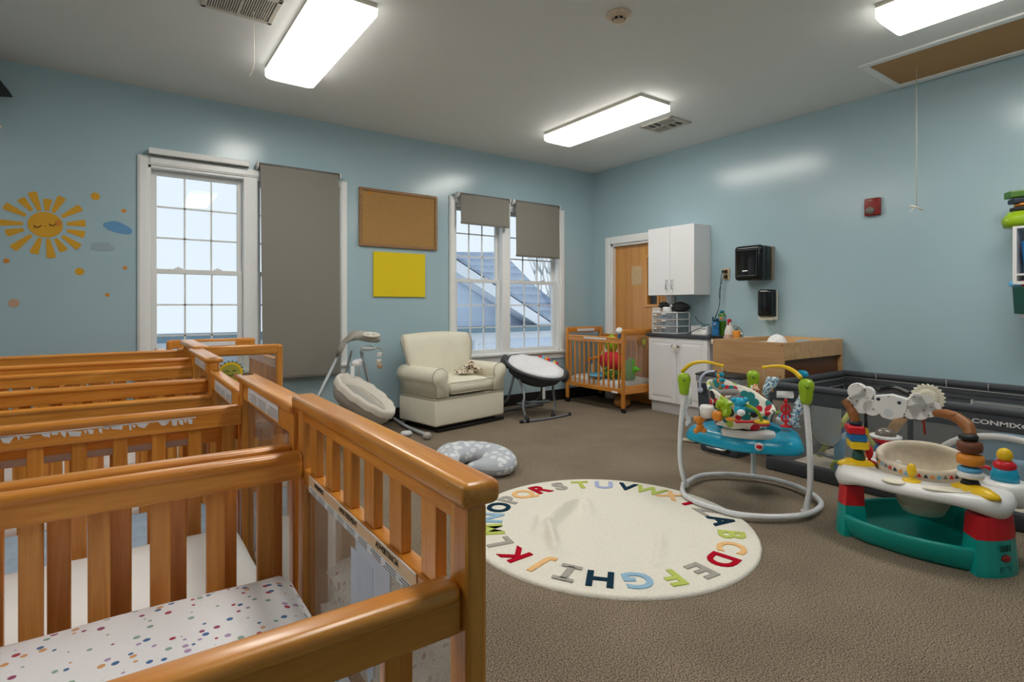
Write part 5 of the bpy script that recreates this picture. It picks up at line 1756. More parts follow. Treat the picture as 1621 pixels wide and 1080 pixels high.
t = empty('plush_dinosaur', (4.85, 4.47, CZ + 0.004), 'bright green plush dinosaur pressed against the near end of the small crib', 'soft toy')
MB().loft([[(x_ + rx_ * 0 + 0.055 * s_ * math.cos(2 * PI * k / 16), y_ + 0.085 * s_ * math.sin(2 * PI * k / 16), z_) for k in range(16)] for (x_, y_, z_, s_, rx_) in ((0, 0, 0.0, 0.6, 0), (0, 0, 0.05, 1.1, 0), (0, -0.01, 0.12, 1.15, 0), (0, -0.03, 0.18, 0.8, 0), (0, -0.05, 0.225, 0.7, 0), (0, -0.06, 0.25, 0.3, 0))]).build('body', M['green'], t)
MB().tube([(0, -0.03, 0.12), (0.02, -0.10, 0.125), (0.06, -0.15, 0.12)], [0.05, 0.035, 0.012], 10, sub=4).build('tail', M['green'], t)
for (x_, y_) in ((-0.05, 0.05), (-0.04, -0.05), (0.05, -0.06)):
    MB().tube([(x_ * 0.4, y_ * 0.5, 0.06), (x_, y_, 0.01)], [0.03, 0.024], 10).build('leg', M['green'], t)
thing([('b', MB().ell((0, 0.0, 0.055), (0.07, 0.11, 0.055)).ell((-0.03, 0.07, 0.09), (0.04, 0.04, 0.05)).ell((0.0, -0.08, 0.06), (0.05, 0.05, 0.05)), pattern_mat('leaf_patch_plush', srgb(60, 110, 40), [srgb(150, 190, 60), srgb(200, 190, 60), srgb(40, 60, 30)], 26, 0.45))], 'plush_frog', (4.76, 4.64, CZ + 0.004), 'mottled dark green soft toy below the red padded toy', 'soft toy')
t = empty('baby_monitor', (4.66, 4.42, 0.862), 'round white baby camera standing on the corner rail of the small crib', 'baby monitor')
MB().ell((0, 0, 0.075), 0.042).build('camera_ball', M['white'], t)
MB().lathe([(0.02, 0.036), (0.014, 0.01), (0.022, 0.0)], 14).build('blue_neck', M['blue'], t)
MB().tube([(-0.02, 0.02, 0.0), (0, 0, 0.012), (0.02, -0.02, 0.0)], 0.006, 8).build('clip', M['dgrey'], t)
t = empty('sun_picture', (5.0, 4.33, 0.83), 'small faded sun picture on the near end of the wheeled crib', 'decoration')
g = at_y(1019, 541, 4.345)
t.location = (g.x, 4.345, g.z)
MB().prism([((0.06 if i % 2 else 0.05) * math.cos(2 * PI * i / 32), (0.06 if i % 2 else 0.05) * math.sin(2 * PI * i / 32)) for i in range(32)], 0, 0.003, M4=up).build('outer_rays', mat('grey_gold_card', srgb(130, 116, 80), 0.7), t)
MB().prism([(0.032 * math.cos(2 * PI * i / 20), 0.036 * math.sin(2 * PI * i / 20)) for i in range(20)], 0.003, 0.005, M4=up).build('face_disc', mat('lime_gold_card', srgb(176, 170, 60), 0.6), t)
g = at_x(973, 621, 4.64)
o = MB().box(-0.004, 0, -0.045, 0.045, -0.011, 0.011, 0.003).build('oval_badge', M['paper'], c8)
mloc = Vector((g.x, g.y, g.z)) - Vector(c8.location)
o.matrix_local = RZ(R(90)) @ T(*mloc)
o = MB().ell((0, 0, 0.07), (0.10, 0.10, 0.07)).build('brown_ball', mat('tan_wooden_bowl', srgb(168, 110, 50), 0.5), loc=(4.92, 4.62, 0.001))
tag(o, 'round tan ball on the carpet beneath the small wheeled crib', 'ball')
# ================================================================== BABY JUMPER
org = Vector((3.3, 2.0, 0))
t = empty('baby_jumper', org + Vector((0, 0, 0.0)), 'round white-framed baby jumper with aqua tray, dotted seat and green pods', 'baby jumper')


def JL(v):
    return v - org


rp = [(3.137, 2.342), (3.009, 2.291), (2.89, 2.186), (2.846, 2.06), (2.845, 1.94), (2.867, 1.81), (2.978, 1.683), (3.159, 1.588), (3.349, 1.588), (3.484, 1.652), (3.597, 1.789), (3.64, 1.93), (3.633, 2.07), (3.52, 2.262), (3.339, 2.367)]
MB().tube([JL(Vector((x, y, 0.02))) for x, y in rp], 0.0165, 12, closed=True, sub=5).build('base_ring', M['tubewhite'], t)
pods = dict(R=(Vector((3.232, 1.61, 0)), 0.715), L=(Vector((3.075, 2.325, 0)), 0.69), B=(Vector((3.61, 2.16, 0)), 0.685))
ctr = Vector((3.33, 2.03, 0))
for k, (b_, z_) in pods.items():
    outw = (b_ - ctr).normalized()
    top = b_ + outw * (0.0) + Vector((0, 0, z_ - 0.05))
    MB().tube([JL(b_ + Vector((0, 0, 0.02))), JL(b_ + outw * 0.03 + Vector((0, 0, 0.18))), JL(b_ + outw * 0.025 + Vector((0, 0, 0.42))), JL(top)], 0.0165, 12, sub=6).build('upright_tube', M['tubewhite'], t)
    MB().box(-0.02, 0.02, -0.02, 0.02, 0, 0.03, 0.006, M4=T(*JL(b_))).build('foot_clip', M['white'], t)
    pc_ = JL(b_ + outw * 0.005 + Vector((0, 0, z_)))
    pm = MB().loft([[(pc_.x + r_ * math.cos(q) * 0.85, pc_.y + r_ * math.sin(q) * 0.85, pc_.z + dz) for q in [2 * PI * i / 24 for i in range(24)]] for (r_, dz) in ((0.024, -0.075), (0.034, -0.068), (0.04, -0.04), (0.044, 0.0), (0.05, 0.025), (0.048, 0.045), (0.034, 0.064), (0.01, 0.07))])
    pd = pm.build('green_pod', M['lime'], t)
    inw = -outw
    f0 = pc_ + inw * 0.035 + Vector((0, 0, -0.03))
    MB().tube([f0, f0 + Vector((0, 0, -0.11))], 0.013, 8).build('strap_clip', M['white'], pd)
    MB().ell(pc_ + Vector((-0.034, -0.024, 0.028)), 0.011).build('pod_button', mat('dark_lime', srgb(104, 140, 24), 0.4), pd)
# yellow arms with hanging toys
pl = JL(pods['L'][0] + Vector((0, 0, 0.80)))
e1 = JL(at_z(1143, 583, 0.765)); 
arm1 = [JL(at_d(1080, 592, 3.72)), JL(at_d(1095, 580, 3.66)), JL(at_d(1118, 577, 3.6)), JL(at_d(1143, 583, 3.54))]
arm2 = [JL(at_d(1268, 603, 3.19)), JL(at_d(1255, 591, 3.24)), JL(at_d(1235, 584, 3.3)), JL(at_d(1209, 586, 3.38))]
for ar in (arm1, arm2):
    MB().tube(ar, [0.013, 0.012, 0.010, 0.009], 10, sub=6).ell(ar[-1], 0.012).build('yellow_arm', M['yellow'], t)
MB().tube([arm1[-1], arm1[-1] + Vector((0, 0, -0.06))], 0.003, 6).build('toy_string', M['string'], t)
c = JL(at_d(1140, 606, 3.54))
fm = frame_m(c, Vector((0.9, 0.25, -0.1)), Vector((0.1, 0.2, 1)))
wh = MB().lathe([(0.062, -0.008), (0.066, 0), (0.062, 0.008)], 24, sx=0.72, sy=1.0, M4=fm).build('hanging_wheel', M['busy'], t)
for k in range(6):
    a = k * PI / 3
    MB().ell(fm @ Vector((0.028 * math.cos(a), 0.042 * math.sin(a), -0.011)), 0.013).ell(fm @ Vector((0.028 * math.cos(a), 0.042 * math.sin(a), 0.011)), 0.013).build('petal', M['aqua'], wh)
MB().ell(fm @ Vector((0, 0, 0)), (0.014, 0.014, 0.014)).build('wheel_hub', M['yellow'], wh)
MB().tube([arm2[-1], arm2[-1] + Vector((0, 0, -0.075))], 0.003, 6).build('toy_string', M['string'], t)
sh = [JL(at_d(px_, py_, 3.38)) for px_, py_ in ((1215, 605), (1222, 609), (1216, 618), (1212, 626), (1214, 633))]
MB().tube(sh, [0.02, 0.032, 0.028, 0.018, 0.01], 12, sub=5).ell(sh[1] + Vector((0.012, -0.01, 0.012)), (0.03, 0.024, 0.02)).build('hanging_seahorse', M['bluespeck'], t)
MB().tube([JL(at_d(1217, 617, 3.36)), JL(at_d(1224, 624, 3.36))], 0.007, 6).build('wood_charm', M['woodnat'], t)
# straps
for (pts_, m_, r_) in ((((1084, 610), (1083, 622), (1088, 640), (1083, 655), (1090, 668), (1087, 678)), 'padwhite', 0.017), (((1196, 612), (1196, 622), (1196, 636), (1198, 650)), 'redspeck', 0.024), (((1268, 632), (1266, 645), (1260, 660), (1256, 672), (1262, 682)), 'bluespeck', 0.026)):
    d0, d1 = {'padwhite': (3.72, 3.70), 'redspeck': (3.78, 3.76), 'bluespeck': (3.22, 3.24)}[m_]
    P_ = [JL(at_d(px_, py_, d0 + (d1 - d0) * i / (len(pts_) - 1))) for i, (px_, py_) in enumerate(pts_)]
    P2 = spline(P_, 6)
    mb = MB()
    rings = []
    for i, p_ in enumerate(P2):
        rr_ = r_ * (0.7 + 0.45 * abs(math.sin(i * 0.9))) * (0.5 if i < 3 or i > len(P2) - 3 else 1)
        rings.append([p_ + Vector((rr_ * math.cos(2 * PI * k / 12), rr_ * math.sin(2 * PI * k / 12), 0)) for k in range(12)])
    mb.loft(rings).build('spring_strap', M[m_], t)
# tray
TC = Vector((3.335, 2.03, 0.0)) - org
tips = [math.atan2(pods[k][0].y - ctr.y, pods[k][0].x - ctr.x) for k in 'RLB']


def trad(a, base, bump):
    s_ = 0
    for q in tips:
        d = (a - q + PI) % (2 * PI) - PI
        s_ += math.exp(-(d / 0.38) ** 2)
    return base + bump * s_


def tring(base, bump, z_, n=72, dz=0.0):
    out = []
    for k in range(n):
        a = 2 * PI * k / n
        r_ = trad(a, base, bump)
        out.append((TC.x + r_ * math.cos(a), TC.y + r_ * math.sin(a), z_ + dz * (r_ - base)))
    return out


MB().loft([tring(0.19, 0.0, 0.335), tring(0.27, 0.05, 0.315), tring(0.305, 0.075, 0.325), tring(0.31, 0.08, 0.345), tring(0.29, 0.075, 0.40), tring(0.26, 0.065, 0.415), tring(0.19, 0.0, 0.415)], caps=False).loft([tring(0.19, 0, 0.415), tring(0.19, 0, 0.335)], caps=False).build('aqua_tray', M['aqua'], t)
fa = math.atan2(-ctr.y, -ctr.x)           # towards the camera


def arc_ring(r0, r1, z0, z1, a0, a1, n=26):
    mb = MB()
    rings = []
    for i in range(n + 1):
        a = a0 + (a1 - a0) * i / n
        e = min(1.0, min(i, n - i) / 3.0)
        c_, s_ = math.cos(a), math.sin(a)
        m_ = (r0 + r1) / 2
        h_ = (r1 - r0) / 2 * (0.4 + 0.6 * math.sqrt(e))
        rings.append([(TC.x + (m_ - h_) * c_, TC.y + (m_ - h_) * s_, z0), (TC.x + (m_ + h_) * c_, TC.y + (m_ + h_) * s_, z0), (TC.x + (m_ + h_) * c_, TC.y + (m_ + h_) * s_, z1 - 0.01), (TC.x + (m_ + h_ - 0.01) * c_, TC.y + (m_ + h_ - 0.01) * s_, z1), (TC.x + (m_ - h_) * c_, TC.y + (m_ - h_) * s_, z1)])
    return mb.loft(rings)


arc_ring(0.175, 0.30, 0.405, 0.445, fa - 0.62, fa + 0.62).build('white_play_panel', M['white'], t)
arc_ring(0.185, 0.29, 0.405, 0.43, fa - 1.75, fa - 0.75).build('white_play_panel', M['white'], t) if False else None


def ta(da, r_, z_):
    a = fa + da
    return Vector((TC.x + r_ * math.cos(a), TC.y + r_ * math.sin(a), z_))


# positive da = towards the right of the picture
lg = ta(0.0, 0.335, 0.375)
LM = frame_m(lg + Vector((math.cos(fa), math.sin(fa), 0)) * 0.012, (-math.sin(fa), math.cos(fa), 0), (0, 0, 1))
LM = frame_m(lg + Vector((math.cos(fa), math.sin(fa), 0)) * 0.004 - Vector((math.sin(fa), -math.cos(fa), 0)) * 0.06, Vector((-math.sin(fa), math.cos(fa), 0)), (0, 0, 1))
bd = MB().lathe([(0.024, -0.004), (0.024, 0.004)], 24, M4=LM).build('round_badge', M['white'], t)
MB().lathe([(0.018, 0.004), (0.018, 0.006)], 20, sy=0.62, M4=LM).build('red_emblem', M['red'], bd)
c = JL(at_d(1119, 657, 3.42))
MB().lathe([(0.04, -0.03), (0.045, 0.03), (0.036, 0.045)], 20, M4=T(*c)).build('white_roller', M['white'], t)
c = JL(at_d(1136, 662, 3.34))
MB().box(-0.03, 0.03, -0.03, 0.03, -0.035, 0.03, 0.024, M4=T(*c), seg=5).build('orange_block', M['orange'], t)
MB().lathe([(0.03, 0), (0.032, 0.008), (0.02, 0.014)], 18, M4=T(*(JL(at_d(1157, 670, 3.27))))).build('orange_disc', M['orange'], t)
MB().box(-0.06, 0.06, -0.014, 0.014, 0, 0.014, 0.006, M4=T(*(JL(at_d(1180, 674, 3.25)))) @ RZ(-0.55), seg=3).build('red_bar', M['red'], t)
c = JL(at_d(1206, 674, 3.22))
MB().lathe([(0.045, -0.012), (0.045, 0.0)], 22, M4=T(*c)).build('red_base', mat('dark_pink', srgb(170, 30, 60), 0.4), t)
MB().lathe([(0.043, 0), (0.04, 0.012), (0.02, 0.018)], 22, M4=T(*c)).build('yellow_disc', M['yellow'], t)
# green lizard, blue monkey and arch
MB().tube([JL(at_d(1137, 651, 3.36)), JL(at_d(1143, 645, 3.35)), JL(at_d(1150, 655, 3.33)), JL(at_d(1148, 663, 3.3))], [0.024, 0.034, 0.03, 0.02], 10, sub=4).ell(JL(at_d(1141, 643, 3.34)), (0.03, 0.03, 0.026)).build('green_plush', M['lime'], t)
MB().tube([JL(at_d(1150, 646, 3.34)), JL(at_d(1163, 643, 3.28)), JL(at_d(1182, 646, 3.2)), JL(at_d(1198, 655, 3.16)), JL(at_d(1206, 671, 3.2))], 0.009, 10, sub=6).build('green_arch', M['lime'], t)
c = JL(at_d(1171, 651, 3.2))
MB().ell(c + Vector((0, 0, 0.035)), (0.038, 0.034, 0.03)).ell(c + Vector((0.0, 0, -0.005)), (0.036, 0.03, 0.034)).ell(c + Vector((-0.03, 0.02, 0.05)), 0.016).ell(c + Vector((0.03, -0.02, 0.05)), 0.016).build('blue_plush', M['aqua'], t)
MB().ell(JL(at_d(1173, 658, 3.165)), (0.024, 0.022, 0.02)).build('pale_face', M['padwhite'], t)
c = JL(at_d(1131, 639, 3.5))
MB().ell(c, (0.03, 0.03, 0.035)).build('red_roller_toy', M['red'], t)
# red bead spinner on the right
c = JL(at_d(1244, 680, 3.24))
mb = MB().lathe([(0.034, 0), (0.03, 0.008), (0.008, 0.012), (0.006, 0.14), (0.012, 0.15), (0.006, 0.165)], 16, M4=T(*c))
for z_ in (0.055, 0.105):
    mb.tube([(c.x + 0.024 * math.cos(q) * 0.8, c.y - 0.024 * math.cos(q) * 0.6, c.z + z_ + 0.024 * math.sin(q)) for q in [2 * PI * i / 16 for i in range(16)]], 0.007, 8, closed=True)
mb.build('red_spinner', M['red'], t)
c = JL(at_d(1243, 668, 3.5))
MB().lathe([(0.055, -0.03), (0.055, 0.0), (0.05, 0.01)], 22, M4=T(*c)).build('white_drum', M['white'], t)
MB().ell(c + Vector((0, 0, 0.01)), (0.04, 0.04, 0.035)).build('blue_dome', M['aqua'], t)
MB().box(-0.05, 0.03, -0.015, 0.015, 0, 0.01, 0.004, M4=T(*JL(at_d(1228, 658, 3.6)))).build('green_tab', M['lime'], t)
# orange frog hanging at the left rim
c = JL(at_d(1108, 676, 3.42))
MB().ell(c + Vector((0, 0, 0.022)), (0.034, 0.016, 0.028)).ell(c + Vector((0, 0, -0.022)), (0.038, 0.016, 0.026)).ell(c + Vector((-0.026, 0.01, -0.04)), 0.016).ell(c + Vector((0.028, -0.01, -0.04)), 0.016).ell(c + Vector((-0.026, 0.01, 0.036)), 0.015).ell(c + Vector((0.026, -0.01, 0.036)), 0.015).build('orange_teether', M['orange'], t)
# seat: soft sling tilted back, high end at the back left
sc0 = JL(at_d(1172, 650, 3.5))


def seat(u, v):
    a = 2 * PI * u
    hi = 0.5 + 0.5 * math.cos(a - R(95))             # 1 at the high back edge
    if v < 0.45:
        k = v / 0.45
        r_ = 0.16 + 0.055 * k
        z_ = -0.10 + (0.10 + 0.16 * hi) * k
    elif v < 0.6:
        k = (v - 0.45) / 0.15
        r_ = 0.215 - 0.03 * k
        z_ = 0.16 * hi + 0.012 * math.sin(PI * k)
    else:
        k = (v - 0.6) / 0.4
        r_ = 0.185 - 0.10 * k
        z_ = 0.16 * hi - (0.14 + 0.10 * hi) * k
    return Vector((sc0.x + r_ * math.cos(a) * 0.95, sc0.y + r_ * math.sin(a) * 0.95, sc0.z - 0.005 + z_ + 0.004 * math.sin(7 * a)))


MB().grid(seat, 48, 22).build('dotted_seat', M['dots'], t)
c = JL(at_d(1147, 630, 3.52))
MB().tube([c + Vector((0.085 * math.cos(q) * 0.8, -0.085 * math.cos(q) * 0.55, 0.03 * math.sin(q) + 0.01 * math.cos(2 * q))) for q in [2 * PI * i / 20 for i in range(20)]], 0.021, 10, closed=True).build('grey_waistband', mat('grey_seat_trim', srgb(150, 148, 146), 0.8, bump=0.2), t)

t.location.z = 0.016
# ================================================================== PLAYPEN
PX0, PX1, PY0, PY1, PZ = 3.98, 5.17, -0.9, 2.27, 0.66
org = Vector((PX0, PY1, 0))
t = empty('playpen', org, 'large slate grey fabric playpen with see-through mesh walls along the right wall', 'playpen')


def bxp(name, x0, x1, y0, y1, z0, z1, m_, bev=0.0, seg=2, par=None):
    return MB().box(x0 - org.x, x1 - org.x, y0 - org.y, y1 - org.y, z0, z1, bev, seg=seg).build(name, m_, par or t)


for (nm_, x0, x1, y0, y1) in (('near', PX0 - 0.02, PX0 + 0.02, PY0, PY1), ('far', PX1 - 0.02, PX1 + 0.02, PY0, PY1)):
    bxp('padded_top_rail', x0 - 0.008, x1 + 0.008, y0, y1, PZ - 0.045, PZ, M['penfab'], 0.018, 4)
    bxp('fabric_band', x0 + 0.008, x1 - 0.008, y0, y1, PZ - 0.135, PZ - 0.04, M['penfab'], 0.004)
    bxp('bottom_band', x0 - 0.004, x1 + 0.004, y0, y1, 0.0, 0.10, M['penfab'], 0.014, 3)
bxp('padded_top_rail', PX0 + 0.02, PX1 - 0.02, PY1 - 0.05, PY1, PZ - 0.045, PZ, M['penfab'], 0.018, 4)
bxp('fabric_band', PX0 + 0.02, PX1 - 0.02, PY1 - 0.035, PY1 - 0.015, PZ - 0.135, PZ - 0.04, M['penfab'], 0.004)
bxp('bottom_band', PX0 + 0.02, PX1 - 0.02, PY1 - 0.04, PY1, 0.0, 0.10, M['penfab'], 0.012, 3)
ysm = at_x(1441, 700, PX0).y
bxp('mesh_wall', PX0 - 0.0015, PX0 + 0.0015, ysm + 0.012, PY1, 0.10, PZ - 0.13, M['mesh'])
bxp('mesh_wall', PX0 - 0.0015, PX0 + 0.0015, PY0, ysm - 0.012, 0.10, PZ - 0.13, M['mesh'])
bxp('mesh_wall', PX0 + 0.02, PX1 - 0.02, PY1 - 0.026, PY1 - 0.024, 0.10, PZ - 0.13, M['mesh'])
bxp('seam_strip', PX0 - 0.006, PX0 + 0.006, ysm - 0.014, ysm + 0.014, 0.09, PZ - 0.12, M['penfab'], 0.003)
yf = at_x(1541, 640, PX1).y
bxp('fabric_wall', PX1 - 0.006, PX1 + 0.006, yf, PY1, 0.10, PZ - 0.12, M['penfab'])
bxp('mesh_wall', PX1 - 0.0015, PX1 + 0.0015, PY0, yf, 0.10, PZ - 0.13, M['mesh'])
for (x, y) in ((PX0, PY1 - 0.02), (PX1, PY1 - 0.02), (PX1, 0.2), (PX0, 0.2)):
    MB().tube([(x - org.x, y - org.y, 0.0), (x - org.x, y - org.y, PZ - 0.01)], 0.021, 12).build('corner_post', M['penfab'], t)
mb = MB()
xs = PX1 - 0.032 - org.x
mb.tube([(xs, 0 - 0.03, PZ - 0.05), (xs, -1.0, PZ - 0.062), (xs, -2.0, PZ - 0.07), (xs, PY0 - PY1, PZ - 0.07)], 0.004, 6)
mb.tube([(xs, yf - org.y, PZ - 0.13), (xs, yf - org.y, 0.12)], 0.009, 6)
mb.tube([(xs, yf - org.y, PZ - 0.15), (xs, PY0 - PY1, PZ - 0.165)], 0.006, 6)
for yy in (1.98, 1.50, 1.25):
    mb.tube([(xs - 0.004, yy - org.y, PZ - 0.002), (xs, yy - org.y, PZ - 0.06)], 0.004, 6)
mb.tube([(0.03, -0.052, PZ - 0.06), (PX1 - PX0 - 0.04, -0.052, PZ - 0.06)], 0.004, 6)
mb.tube([(0.3, -0.045, PZ - 0.13), (PX1 - PX0 - 0.04, -0.045, PZ - 0.12)], 0.005, 6)
mb.build('grey_piping', M['penpipe'], t)
q0, q1 = at_x(1288, 630, PX0), at_x(1332, 684, PX0)
mb = MB().prism([(y_, z_) for y_, z_ in [(q0.y - org.y, 0.53), (q0.y - org.y, 0.32), (q0.y - 0.05 - org.y, 0.265), (q1.y + 0.05 - org.y, 0.265), (q1.y - org.y, 0.32), (q1.y - org.y, 0.53)]], 0, 0.001, M4=Matrix(((0, 0, 1, -0.007), (1, 0, 0, 0), (0, 1, 0, 0), (0, 0, 0, 1))))
fl = mb.build('mesh_flap', mesh_mat('pale_flap_netting', srgb(172, 178, 180), 0.5), t)
MB().tube([(-0.008, y_, z_) for y_, z_ in [(q0.y - org.y, 0.53), (q0.y - org.y, 0.32), (q0.y - 0.05 - org.y, 0.265), (q1.y + 0.05 - org.y, 0.265), (q1.y - org.y, 0.32), (q1.y - org.y, 0.53)]], 0.004, 6).build('flap_edging', M['penpipe'], fl)
c = at_x(1577, 659, PX0 - 0.03)
text('brand_name', 'CONMIXC', 0.044, frame_m((PX0 - 0.0135 - org.x, c.y - 0.012 - org.y, PZ - 0.092), (0, -1, 0), (0, 0, 1)) @ Matrix.Diagonal((1.2, 0.8, 1, 1)), M['padwhite'], t, 0.0006, off=0.0012)
c = at_x(1242, 626, PX0 - 0.03)
o = MB().grid(lambda u, v: Vector((-0.002 - 0.008 * math.sin(u * 5) * math.sin(v * 4), (0.5 - u) * 0.125, (v - 0.5) * 0.05 + 0.012 * u)), 8, 5).grid(lambda u, v: Vector((-0.0012 - 0.008 * math.sin(u * 5) * math.sin(v * 4), (0.5 - u) * 0.125, (v - 0.5) * 0.05 + 0.012 * u)), 8, 5).build('paper_scrap', M['paper'], loc=(PX0 - 0.024, c.y, PZ - 0.09))
tag(o, 'crumpled white paper scrap stuck on the playpen band behind the jumper', 'paper')
o = MB().box(0.03, PX1 - PX0 - 0.03, PY0 - PY1 + 0.05, -0.05, 0.0, 0.022, 0.004).build('play_mat', M['playmat'], loc=(PX0, PY1, 0.001))
tag(o, 'cream play mat with faint coloured shapes covering the playpen floor', 'play mat')

# toys inside the pen
org = Vector((4.55, 1.02, 0.024))
t = empty('moulded_toy', org, 'pale blue moulded toy with a white arched rim inside the playpen', 'toy')
arc = [(0.40 * math.cos(q), 0.36 * math.sin(q) ** 0.75 if 0 < q < PI else 0.0) for q in [PI * i / 24 for i in range(25)]]
arc = [(0.40 * math.cos(PI * i / 24), 0.36 * max(0, math.sin(PI * i / 24)) ** 0.75) for i in range(25)]
YZ = Matrix(((0, 0, 1, 0), (1, 0, 0, 0), (0, 1, 0, 0), (0, 0, 0, 1)))
MB().prism(arc, 0.03, 0.24, 0.02, M4=YZ, seg=3).build('blue_shell', M['paleblue'], t)
MB().tube([(0.01, y_, z_ + 0.006) for y_, z_ in arc], 0.02, 10).build('white_rim', M['white'], t)
MB().box(-0.02, 0.04, -0.24, 0.06, 0.02, 0.24, 0.03, seg=4).build('raised_panel', M['paleblue'], t)
MB().tube([(0.02, 0.37, 0.24), (0.02, 0.2, 0.19), (0.02, -0.0, 0.2)], 0.012, 8, sub=4).build('dark_strap', M['navy'], t)
c = at_x(1475, 705, 4.45)
thing([('roller', MB().tube([(0, -0.045, 0), (0, 0.045, 0)], 0.028, 14), M['white']), ('brown_end', MB().tube([(0, -0.065, 0), (0, -0.045, 0)], 0.02, 12), M['branch']), ('brown_end', MB().tube([(0, 0.045, 0), (0, 0.065, 0)], 0.02, 12), M['branch']), ('stand', MB().tube([(0.03, 0, -0.245), (0, 0, 0)], 0.01, 8), M['string'])], 'roller_toy', (4.44, c.y, 0.27), 'white roller toy with brown ends beside the pale blue moulded toy', 'toy')
t = empty('wooden_play_gym', (4.42, 1.85, 0.024), 'light wooden play gym with blue cloth inside the left end of the playpen', 'toy')
o0 = Vector((4.42, 1.85, 0.024))


def G(px_, py_, x_):
    return at_x(px_, py_, x_) - o0


MB().tube([G(1347, 651, 4.38), G(1296, 722, 4.30)], 0.019, 8).build('green_leg', M['ltgreen'], t)
MB().tube([G(1347, 652, 4.44), Vector((0.1, -0.2, 0.01))], 0.019, 8).build('green_leg', M['ltgreen'], t)
MB().box(-0.02, 0.02, -0.03, 0.03, 0, 0.36, 0.006, M4=T(*G(1402, 694, 4.3)) @ RXm(R(32))).build('wooden_plank', M['woodnat'], t)
MB().tube([G(1402, 694, 4.3), Vector((-0.08, -0.34, 0.01))], 0.018, 8).build('wooden_leg', M['woodnat'], t)
a_, b_, c_, d_ = G(1346, 664, 4.4), G(1310, 692, 4.3), G(1328, 712, 4.25), G(1352, 690, 4.35)
MB().grid(lambda u, v: (a_ * (1 - u) + b_ * u) * (1 - v) + (d_ * (1 - u) + c_ * u) * v + Vector((0.03 * math.sin(PI * u), 0, -0.015 * math.sin(PI * v))), 10, 8).grid(lambda u, v: (a_ * (1 - u) + b_ * u) * (1 - v) + (d_ * (1 - u) + c_ * u) * v + Vector((0.03 * math.sin(PI * u) + 0.002, 0, -0.015 * math.sin(PI * v))), 10, 8).build('blue_cloth', M['blue'], t)
MB().ell(G(1352, 705, 4.3), (0.06, 0.11, 0.10)).build('grey_cushion', M['decal_g'], t)
MB().tube([G(1296, 718, 4.3), G(1320, 724, 4.22)], 0.016, 8).build('grey_crossbar', M['grey'], t)
c = at_x(1326, 715, 4.12)
thing([('blue_arm', MB().box(-0.012, 0.012, -0.035, 0.035, -0.0, 0.21, 0.012, seg=3), M['sky']), ('green_ring', MB().tube([(-0.02, 0.04 * math.cos(q), 0.0 + 0.04 * math.sin(q)) for q in [2 * PI * i / 20 for i in range(20)]], 0.012, 8, closed=True), M['lime']), ('blue_hub', MB().ell((-0.02, 0, 0.0), (0.012, 0.026, 0.026)), M['blue'])], 'rattle_toy', (4.12, c.y - 0.01, 0.09), 'sky blue toy with a green ring leaning inside the mesh behind the activity centre', 'toy')
o = MB().tube([(0, 0, 0.03), (0, 0.0, 0.12)], 0.02, 8).ell((0, 0, 0.14), 0.03).build('pink_toy', mat('pink_green_toy', srgb(190, 150, 110), 0.7), loc=(4.5, 1.62, 0.024))
tag(o, 'small tan toy standing behind the wooden plank in the playpen', 'toy')
o = MB().ell((0, 0, 0.02), (0.025, 0.05, 0.03)).build('teal_clip', M['aqua'], loc=(PX1 - 0.42, PY1 - 0.03, PZ + 0.002))
c = at_y(1270, 596, PY1 - 0.03)
o.location = (c.x, PY1 - 0.03, PZ + 0.0)
tag(o, 'small teal clip on the left top rail of the playpen', 'clip')

# ================================================================== ACTIVITY CENTRE
org = Vector((3.40, 1.09, 0))
t = empty('activity_centre', org, 'baby activity centre with white tray, red and teal legs and a cloud panel', 'activity centre')
cang = [R(124), R(-113), R(5)]
WL = {cang[0]: 0.6, cang[1]: 1.0, cang[2]: 1.0}


def bump(a, wd_):
    s_ = 0
    for q in cang:
        d = (a - q + PI) % (2 * PI) - PI
        s_ += math.exp(-(d / R(wd_)) ** 2)
    return s_


def acr(base, bp, wd_, z_, n=96, zdip=0.0, zw=18, cx=0.0, cy=0.0):
    out = []
    for k in range(n):
        a = 2 * PI * k / n
        r_ = base + bp * bump(a, wd_)
        out.append((cx + r_ * math.cos(a), cy + r_ * math.sin(a), z_ - zdip * bump(a, zw)))
    return out


MB().loft([acr(0.22, 0.07, 30, 0.0), acr(0.265, 0.085, 30, 0.0), acr(0.285, 0.085, 30, 0.02), acr(0.318, 0.065, 30, 0.10), acr(0.317, 0.065, 30, 0.115), acr(0.305, 0.065, 30, 0.119), acr(0.29, 0.06, 30, 0.11), acr(0.262, 0.04, 30, 0.05), acr(0.20, 0.02, 30, 0.028), acr(0.01, 0, 30, 0.02)], caps=True).build('teal_base', M['teal'], t)
for q in cang:
    def legring(z_, r0, r1, da):
        pts = []
        for i in range(7):
            a = q + da * WL[q] * (-1 + 2 * i / 6)
            r_ = r1 * (1 - 0.04 * abs(-1 + 2 * i / 6) ** 3)
            pts.append((r_ * math.cos(a), r_ * math.sin(a), z_))
        for i in range(7):
            a = q + da * WL[q] * (1 - 2 * i / 6) * 0.9
            pts.append((r0 * math.cos(a), r0 * math.sin(a), z_))
        return pts
    lt = MB().loft([legring(0.0, 0.26, 0.395, 0.33), legring(0.03, 0.26, 0.395, 0.33), legring(0.165, 0.275, 0.385, 0.31)], smooth=False).build('teal_leg', M['teal'], t)
    MB().loft([legring(0.163, 0.275, 0.386, 0.315), legring(0.265, 0.28, 0.378, 0.30)], smooth=False).build('red_leg_band', M['red'], t)
    if q == cang[1]:
        dv = Vector((math.cos(q - 0.0), math.sin(q - 0.0), 0))
